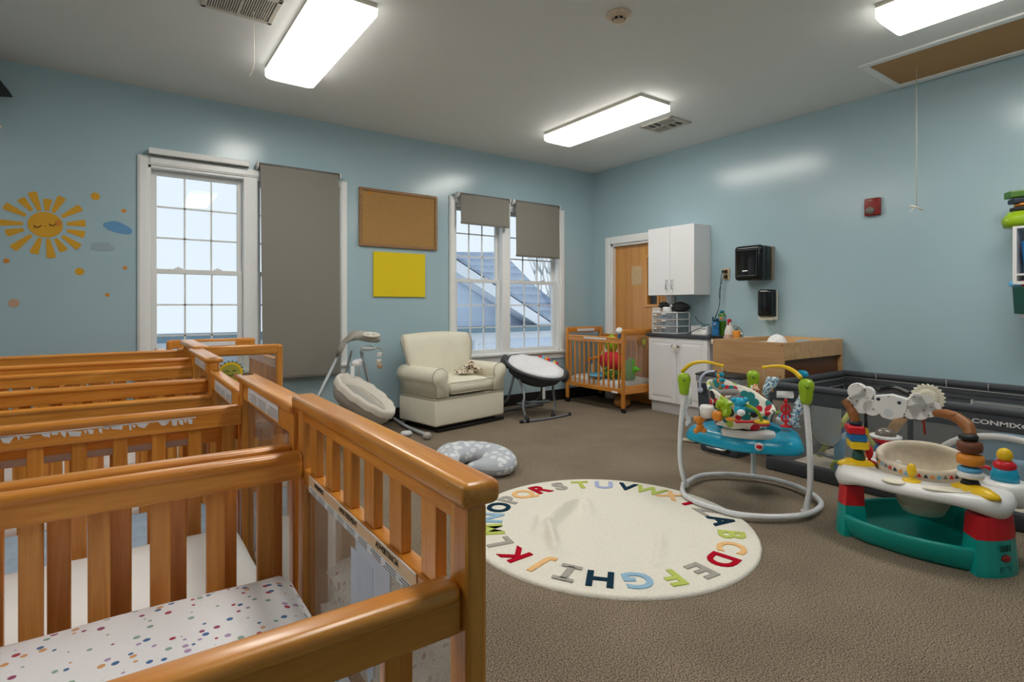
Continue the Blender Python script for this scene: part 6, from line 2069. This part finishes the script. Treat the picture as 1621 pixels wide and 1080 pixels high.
    # speaker slots and knob on the leg that faces the room
q = cang[1]
dv = Vector((math.cos(q), math.sin(q), 0))
tv = Vector((-math.sin(q), math.cos(q), 0))
mb = MB()
fmx = frame_m(dv * 0.392 + Vector((0, 0, 0.085)), tv, (0, 0, 1))
for zz in (-0.05, 0.045):
    for k in range(5):
        mb.box(-0.03 + k * 0.013, -0.026 + k * 0.013, zz - 0.014, zz + 0.014, -0.002, 0.002, M4=fmx)
mb.build('speaker_slots', M['dkgreen'], t)
MB().lathe([(0.02, -0.002), (0.018, 0.008), (0.008, 0.012)], 18, M4=fmx, sx=1.2, sy=0.8).build('red_switch', M['dkred'], t)
HC = (0.05, 0.02)
tr = MB()
tr.loft([acr(0.21, 0.0, 30, 0.305, cx=HC[0], cy=HC[1]), acr(0.29, 0.06, 30, 0.305, zdip=0.045), acr(0.315, 0.07, 28, 0.305, zdip=0.045), acr(0.328, 0.072, 28, 0.322, zdip=0.025), acr(0.32, 0.066, 28, 0.345, zdip=0.008), acr(0.298, 0.058, 28, 0.355), acr(0.22, 0.0, 28, 0.355, cx=HC[0], cy=HC[1]), acr(0.205, 0.0, 28, 0.345, cx=HC[0], cy=HC[1])], caps=False)
tr.build('white_tray', M['white'], t)
# moulded dish along the front edge
fd = math.atan2(-1.09, -3.40)
for (a_, r_, ln_, wd_) in ((fd + 0.32, 0.285, 0.10, 0.035), (fd - 0.42, 0.29, 0.05, 0.04)):
    c = Vector((r_ * math.cos(a_), r_ * math.sin(a_), 0.354))
    MB().lathe([(1.0, 0.0), (0.98, 0.006), (0.88, 0.008), (0.75, 0.002)], 30, M4=T(*c) @ RZ(a_ + PI / 2) @ Matrix.Diagonal((ln_, wd_, 1, 1))).build('snack_dish', M['cream'], t)
# toy pedestals on the tray
for (x_, y_, r_, nm_) in ((3.50 - 3.40, 0.79 - 1.09, 0.10, 'side_pedestal'), (3.57 - 3.40, 1.32 - 1.09, 0.085, 'side_pedestal')):
    MB().lathe([(r_ * 0.8, -0.08), (r_, -0.06), (r_, 0.01), (r_ * 0.85, 0.028), (r_ * 0.5, 0.03)], 26, M4=T(x_, y_, 0.345)).build(nm_, M['white'], t)


def AL(px_, py_, d_):
    return at_d(px_, py_, d_) - org


# yellow feet patches
for (px_, py_, d_, rx_, ry_, rot) in ((1356, 740, 3.03, 0.095, 0.055, 2.2), (1543, 778, 2.58, 0.11, 0.055, -1.95)):
    c = AL(px_, py_, d_)
    c.z = 0.345
    MB().lathe([(1.0, 0), (0.93, 0.016), (0.6, 0.034), (0.1, 0.04)], 26, M4=T(*c) @ RZ(rot) @ Matrix.Diagonal((rx_, ry_, 1, 1))).build('yellow_foot', M['yellow'], t)


def stack(px_, d_, parts, prefix):
    """parts: (py centre, half height px, half width px, material, squareness)"""
    for (pxo, py_, hh_, hw_, m_, sq) in parts:
        c = AL(px_ + pxo, py_, d_)
        k_ = d_ / FPX
        a_, h_ = hw_ * k_, hh_ * k_
        if sq == 'box':
            MB().box(-a_, a_, -a_ * 0.8, a_ * 0.8, -h_, h_, h_ * 0.45, seg=4, M4=T(*c) @ RZ(0.6)).build('stacked_block', M[m_], t)
        elif sq == 'cone':
            MB().lathe([(a_, -h_), (a_ * 0.85, 0), (a_ * 0.55, h_)], 20, M4=T(*c)).build('tower_base', M[m_], t)
        else:
            MB().lathe([(a_ * 0.6, -h_), (a_ * 0.95, -h_ * 0.7), (a_, 0), (a_ * 0.93, h_ * 0.7), (a_ * 0.55, h_)], 24, M4=T(*c)).build('stacked_ring', M[m_], t)


stack(1356, 3.03, ((3, 719, 10, 10, 'dkgreen', 'cone'), (2, 703, 6, 16, 'yellow', 'box'), (0, 691, 6, 15, 'blue', 'box'), (-3, 679, 6, 15, 'red', 'box'), (-1, 670, 4, 9, 'navy', 'ring')), 'left')
stack(1536, 2.61, ((0, 761, 5, 13, 'mblack', 'cone'), (0, 751, 6, 18, 'white', 'ring'), (-1, 743, 4, 16, 'sky', 'ring'), (0, 727, 10, 18, 'orange', 'ring'), (-1, 707, 10, 17, 'brown', 'ring'), (-3, 692, 5, 13, 'mblack', 'ring')), 'right')
# branches of the arch
MB().tube([AL(1354, 668, 3.03), AL(1351, 656, 3.04), AL(1344, 643, 3.06), AL(1335, 634, 3.08)], [0.024, 0.025, 0.022, 0.017], 12, sub=5).ell(AL(1341, 637, 3.07), 0.02).build('branch_arm', M['branch'], t)
MB().tube([AL(1536, 690, 2.62), AL(1533, 677, 2.64), AL(1519, 664, 2.69), AL(1500, 656, 2.74), AL(1480, 654, 2.80)], [0.026, 0.028, 0.026, 0.024, 0.02], 12, sub=5).ell(AL(1510, 657, 2.71), (0.022, 0.022, 0.018)).build('branch_arm', M['branch'], t)
# cloud panel, standing in the plane from the left tower to the right tower
pa, pb = AL(1350, 640, 3.06), AL(1488, 640, 2.79)
ux = (pb - pa)
ux.z = 0
ux.normalize()
vz = Vector((0, 0, 1))
nrm = ux.cross(vz)


def pan(px_, py_):
    """point of the cloud panel plane seen at this place, in panel coordinates (along, up)"""
    r_ = ray(px_, py_)
    p0 = pa + org
    n_ = nrm
    t_ = (p0 - Vector((0, 0, CH))).dot(n_) / r_.dot(n_)
    w_ = Vector((0, 0, CH)) + r_ * t_ - p0
    return w_.dot(ux), w_.z


PM = frame_m(pa, ux, vz)


def disc(mb, px_, py_, rpx, z0, z1, sx=1.0):
    x_, y_ = pan(px_, py_)
    r_ = rpx * 2.95 / FPX
    mb.lathe([(r_ * 0.94, z0), (r_, z0 + 0.005), (r_, z1 - 0.005), (r_ * 0.93, z1)], 28, M4=PM @ T(x_, y_, 0), sx=sx, smooth=False)


mb = MB()
for (px_, py_, r_) in ((1358, 620, 14), (1351, 635, 9.5), (1364, 638, 17), (1381, 645, 13), (1374, 622, 10)):
    disc(mb, px_, py_, r_, -0.02, 0.02)
mb.build('cloud_panel', M['white'], t)
mb = MB()
for (px_, py_, r_) in ((1443, 652, 11), (1456, 651, 13), (1471, 649, 11), (1480, 645, 8.5), (1451, 640, 14), (1466, 637, 12), (1453, 630, 8)):
    disc(mb, px_, py_, r_, -0.02, 0.02)
mb.build('cloud_panel', M['white'], t)
body = [pan(*q_) for q_ in ((1384, 626), (1412, 624), (1440, 632), (1436, 650), (1431, 660), (1412, 664), (1398, 660), (1388, 648))]
cp = MB().prism(body, -0.026, 0.026, 0.006, M4=PM, seg=3).build('control_box', M['white'], t)
mb = MB()
x_, y_ = pan(1408, 653)
for k in range(-3, 4):
    hw_ = 0.022 * math.sqrt(max(0.05, 1 - (k / 3.6) ** 2))
    mb.box(x_ - hw_, x_ + hw_, y_ + k * 0.006 - 0.001, y_ + k * 0.006 + 0.001, 0.0255, 0.0265, M4=PM)
mb.build('speaker_slots', M['decal_g'], cp)
mb = MB()
for (px_, py_) in ((1392, 631), (1425, 637)):
    x_, y_ = pan(px_, py_)
    mb.lathe([(0.009, 0.0262), (0.008, 0.028)], 14, M4=PM @ T(x_, y_, 0))
mb.build('screw_covers', M['navy'], cp)
mb = MB()
for (px_, py_) in ((1360, 608), (1371, 617), (1347, 629), (1358, 634), (1352, 640), (1385, 626), (1384, 647), (1449, 627), (1463, 649), (1471, 657), (1475, 644), (1433, 655), (1408, 627)):
    x_, y_ = pan(px_, py_)
    mb.lathe([(0.003, 0.0202), (0.003, 0.0285)], 8, M4=PM @ T(x_, y_, 0))
mb.build('screw_holes', M['dgrey'], cp)
gx, gy = pan(1468, 631)
R0, R1 = 20 * 2.88 / FPX, 23 * 2.88 / FPX
gear = []
for i in range(44):
    r_ = (R0, R1, R1, R0)[i % 4] if False else (R1 if i % 2 else R0)
    a = 2 * PI * i / 44
    gear.append((gx + r_ * math.cos(a), gy + r_ * math.sin(a)))
MB().prism(gear, -0.016, 0.006, 0.002, M4=PM).lathe([(0.05, 0.004), (0.046, 0.014), (0.036, 0.018)], 28, M4=PM @ T(gx, gy, 0), smooth=False).build('sun_gear', M['cream'], t)
x_, y_ = pan(1413, 622)
MB().tube([PM @ Vector((x_ - 0.07, y_ + 0.0, -0.03)), PM @ Vector((x_, y_ + 0.02, -0.035)), PM @ Vector((x_ + 0.07, y_ - 0.005, -0.03))], 0.016, 10, sub=5).build('dark_handle', M['black'], t)
# hanging red ribbon, black string
MB().tube([AL(1461, 660, 2.86), AL(1463, 676, 2.86), AL(1464, 687, 2.86)], 0.006, 8).build('red_ribbon', mat('rust_ribbon', srgb(150, 44, 24), 0.7), t)
MB().tube([AL(1370, 652, 3.03), AL(1371, 672, 3.03), AL(1369, 684, 3.03)], [0.007, 0.010, 0.012], 8, sub=3).build('black_pendant', M['mblack'], t)
MB().ell(AL(1371, 686, 3.02), (0.014, 0.014, 0.03)).build('yellow_pendant', M['yellow'], t)
# spinner with smoked dome
c = AL(1402, 713, 3.27)
MB().lathe([(0.06, -0.01), (0.055, 0.02), (0.03, 0.03)], 24, M4=T(c.x, c.y, c.z)).build('blue_spinner_base', M['blue'], t)
MB().lathe([(0.03, 0.025), (0.06, 0.055), (0.08, 0.075)], 26, M4=T(c.x, c.y, c.z)).build('red_bowl', M['red'], t)
MB().lathe([(0.075, 0.072), (0.082, 0.076), (0.082, 0.088), (0.06, 0.09)], 30, M4=T(c.x, c.y, c.z)).build('white_bowl_rim', M['white'], t)
MB().lathe([(0.055, 0.088), (0.052, 0.105), (0.04, 0.122), (0.02, 0.132), (0.0, 0.134)], 26, M4=T(c.x, c.y, c.z)).build('smoked_dome', M['smoked'], t)
# pegs
for (px_, py_, d_, m_, rw, hh_) in ((1376, 728, 2.86, 'red', 0.026, 0.10), (1373, 717, 3.02, 'orange', 0.022, 0.09), (1443, 757, 2.66, 'yellow', 0.028, 0.09)):
    c = at_z(px_, py_ + 5, 0.354) - org
    MB().lathe([(rw * 1.5, 0), (rw * 1.3, 0.01), (0.008, 0.02), (0.008, 0.035)], 20, M4=T(c.x, c.y, 0.352)).ell((c.x, c.y, 0.352 + hh_ * 0.62), (rw * 0.6, rw * 0.75, hh_ * 0.38)).build('flip_peg', M[m_], t)
c = at_z(1560, 758, 0.355) - org
MB().tube([(c.x + 0.0, c.y + 0.03 * math.cos(q), 0.385 + 0.03 * math.sin(q)) for q in [2 * PI * i / 18 for i in range(18)]], 0.009, 8, closed=True).box(c.x - 0.02, c.x + 0.02, c.y - 0.04, c.y + 0.04, 0.35, 0.36, 0.004).build('red_loop', M['red'], t)
# plain peg doll on the right pedestal
c = Vector((3.50 - 3.40, 0.79 - 1.09, 0.372))
MB().lathe([(0.055, 0), (0.056, 0.03), (0.04, 0.075), (0.02, 0.085)], 24, M4=T(*c), sx=0.9).build('teal_peg_body', M['aqua'], t)
MB().lathe([(0.042, 0.06), (0.046, 0.08), (0.03, 0.10)], 24, M4=T(*c)).build('red_collar', M['red'], t)
MB().ell(c + Vector((0, 0, 0.125)), (0.03, 0.032, 0.035)).build('yellow_peg_knob', M['yellow'], t)
# fabric seat
sx_, sy_ = HC


def aseat(u, v):
    a = 2 * PI * u
    back = 0.5 + 0.5 * math.cos(a - R(18))
    rim = 0.395 + 0.065 * back
    if v < 0.3:
        k = v / 0.3
        r_, z_ = 0.195 + 0.012 * k, 0.32 + (rim - 0.32) * k
    elif v < 0.45:
        k = (v - 0.3) / 0.15
        r_, z_ = 0.207 - 0.035 * k, rim + 0.012 * math.sin(PI * k)
    else:
        k = (v - 0.45) / 0.55
        r_, z_ = 0.172 - 0.06 * k ** 2, rim - (0.20 + 0.05 * back) * k
    return Vector((sx_ + r_ * math.cos(a), sy_ + r_ * math.sin(a), z_))


st = MB().grid(aseat, 56, 20).lathe([(0.12, 0), (0.09, -0.06), (0.03, -0.08)], 24, M4=T(sx_, sy_, 0.20)).build('cream_seat', mat('cream_seat_fabric', srgb(222, 210, 190), 0.85, bump=0.2), t)
tc = [M['red'], M['navy'], M['orange'], M['sky'], M['grey']]
for row, (vv, n_) in enumerate(((0.22, 22), (0.41, 20))):
    for k in range(n_):
        a = fd - 1.35 + 2.7 * k / (n_ - 1)
        rr_ = 0.206 if row == 0 else 0.178
        back = 0.5 + 0.5 * math.cos(a - R(18))
        zt_ = 0.395 + 0.065 * back - (0.018 if row == 0 else -0.008)
        if row == 1:
            continue
        cv_ = Vector((sx_ + (rr_ + 0.002) * math.cos(a), sy_ + (rr_ + 0.002) * math.sin(a), zt_))
        fm = frame_m(cv_, (-math.sin(a), math.cos(a), 0), (0, 0, 1))
        MB().prism([(-0.011, -0.009), (0.011, -0.009), (0, 0.011)], 0, 0.0015, M4=fm).build('bunting_flag', tc[k % 5], st)

# ================================================================== WALL SHELF AT THE RIGHT EDGE
t = empty('wall_shelf', (5.15, 0.72, 1.17), 'white wall shelf cut off by the right photo edge', 'shelf')
MB().box(-0.13, 0.145, 0.35, 0.372, 0.2, 0.60, 0.002).box(-0.13, 0.145, -0.46, -0.438, 0.2, 0.60, 0.002).box(-0.13, 0.145, -0.44, 0.35, 0.585, 0.60).box(-0.13, 0.145, -0.44, 0.35, 0.20, 0.222).box(0.135, 0.145, -0.44, 0.35, 0.2, 0.6).box(-0.13, 0.145, -0.44, 0.35, 0.262, 0.274).build('shelf_frame', M['white'], t)
MB().box(0.10, 0.145, -0.46, 0.372, -0.03, 0.2, 0.002).box(-0.10, 0.10, -0.44, 0.35, -0.02, -0.004, 0.002).build('lower_rack', M['white'], t)
o = MB().loft([[(x_ * 1.0, y_ * 1.0, 0) for x_, y_ in rrect(0.10, 0.17, 0.02)], [(x_ * 1.12, y_ * 1.08, 0.22) for x_, y_ in rrect(0.10, 0.17, 0.02)]], smooth=False).build('blue_bin', M['blue'], loc=(5.14, 0.87, 1.446))
tag(o, 'deep blue storage box inside the white wall shelf', 'box')
o = MB().loft([[(x_, y_, 0) for x_, y_ in rrect(0.10, 0.19, 0.02)], [(x_ * 1.06, y_ * 1.05, 0.185) for x_, y_ in rrect(0.10, 0.19, 0.02)]], smooth=False).build('green_bin', M['dkgreen'], loc=(5.13, 0.90, 1.168))
tag(o, 'dark green storage box hanging below the white wall shelf', 'box')
rr = random.Random(9)
for k in range(5):
    y_ = 1.10 - 0.06 * k
    o = MB().box(-0.07, 0.03, -0.035, 0.035, 0, 0.02, 0.006, seg=3).ell((-0.05, 0.02, 0.02), 0.02).build('small_toy', M[['sky', 'red', 'orange', 'woodnat', 'grey'][k]], loc=(5.10, y_ - 0.02, 1.357), rot=(0, 0.0, rr.uniform(-.2, .2)))
    tag(o, '%s small toy in the pile on the dark green box, %s' % (['sky blue', 'red', 'orange', 'light wooden', 'grey'][k], ['at its left end', 'second from the left', 'third from the left', 'fourth from the left', 'farthest right'][k]), 'toy', 'toys heaped on the dark green box')
g = at_x(1603, 352, 5.1)
o = MB().loft([[(x_, y_, 0) for x_, y_ in rrect(0.11, 0.26, 0.08)], [(x_ * 1.05, y_ * 1.04, 0.05) for x_, y_ in rrect(0.11, 0.26, 0.08)], [(x_ * 0.8, y_ * 0.9, 0.105) for x_, y_ in rrect(0.11, 0.26, 0.08)]]).build('lime_toy_case', M['lime'], loc=(5.13, 0.90, 1.772))
tag(o, 'rounded lime green toy case on top of the white wall shelf', 'toy')
for k, (m_, z_, y1_, lb) in enumerate((('mblack', 1.882, 1.13, 'black toy lowest in the pile on the lime green case'), ('orange', 1.915, 1.11, 'orange strip toy in the pile above the lime green case'), ('navy', 1.935, 1.14, 'dark blue toy in the middle of the pile above the lime green case'), ('bottle_g', 1.975, 1.16, 'green winged toy on top of the pile above the lime green case'))):
    h_ = (0.03, 0.018, 0.036, 0.05)[k]
    yl = y1_ - 0.4
    poly = [(-0.05, yl), (0.07, yl), (0.08, y1_ - 0.14), (0.0, y1_), (-0.06, y1_ - 0.05)]
    o = MB().prism(poly, 0, h_, 0.008, seg=3).build(('black_toy', 'toy_strip', 'blue_toy', 'green_toy')[k], M[m_], loc=(5.12, 0, z_))
    tag(o, lb, 'toy', 'toys piled on the lime green case')
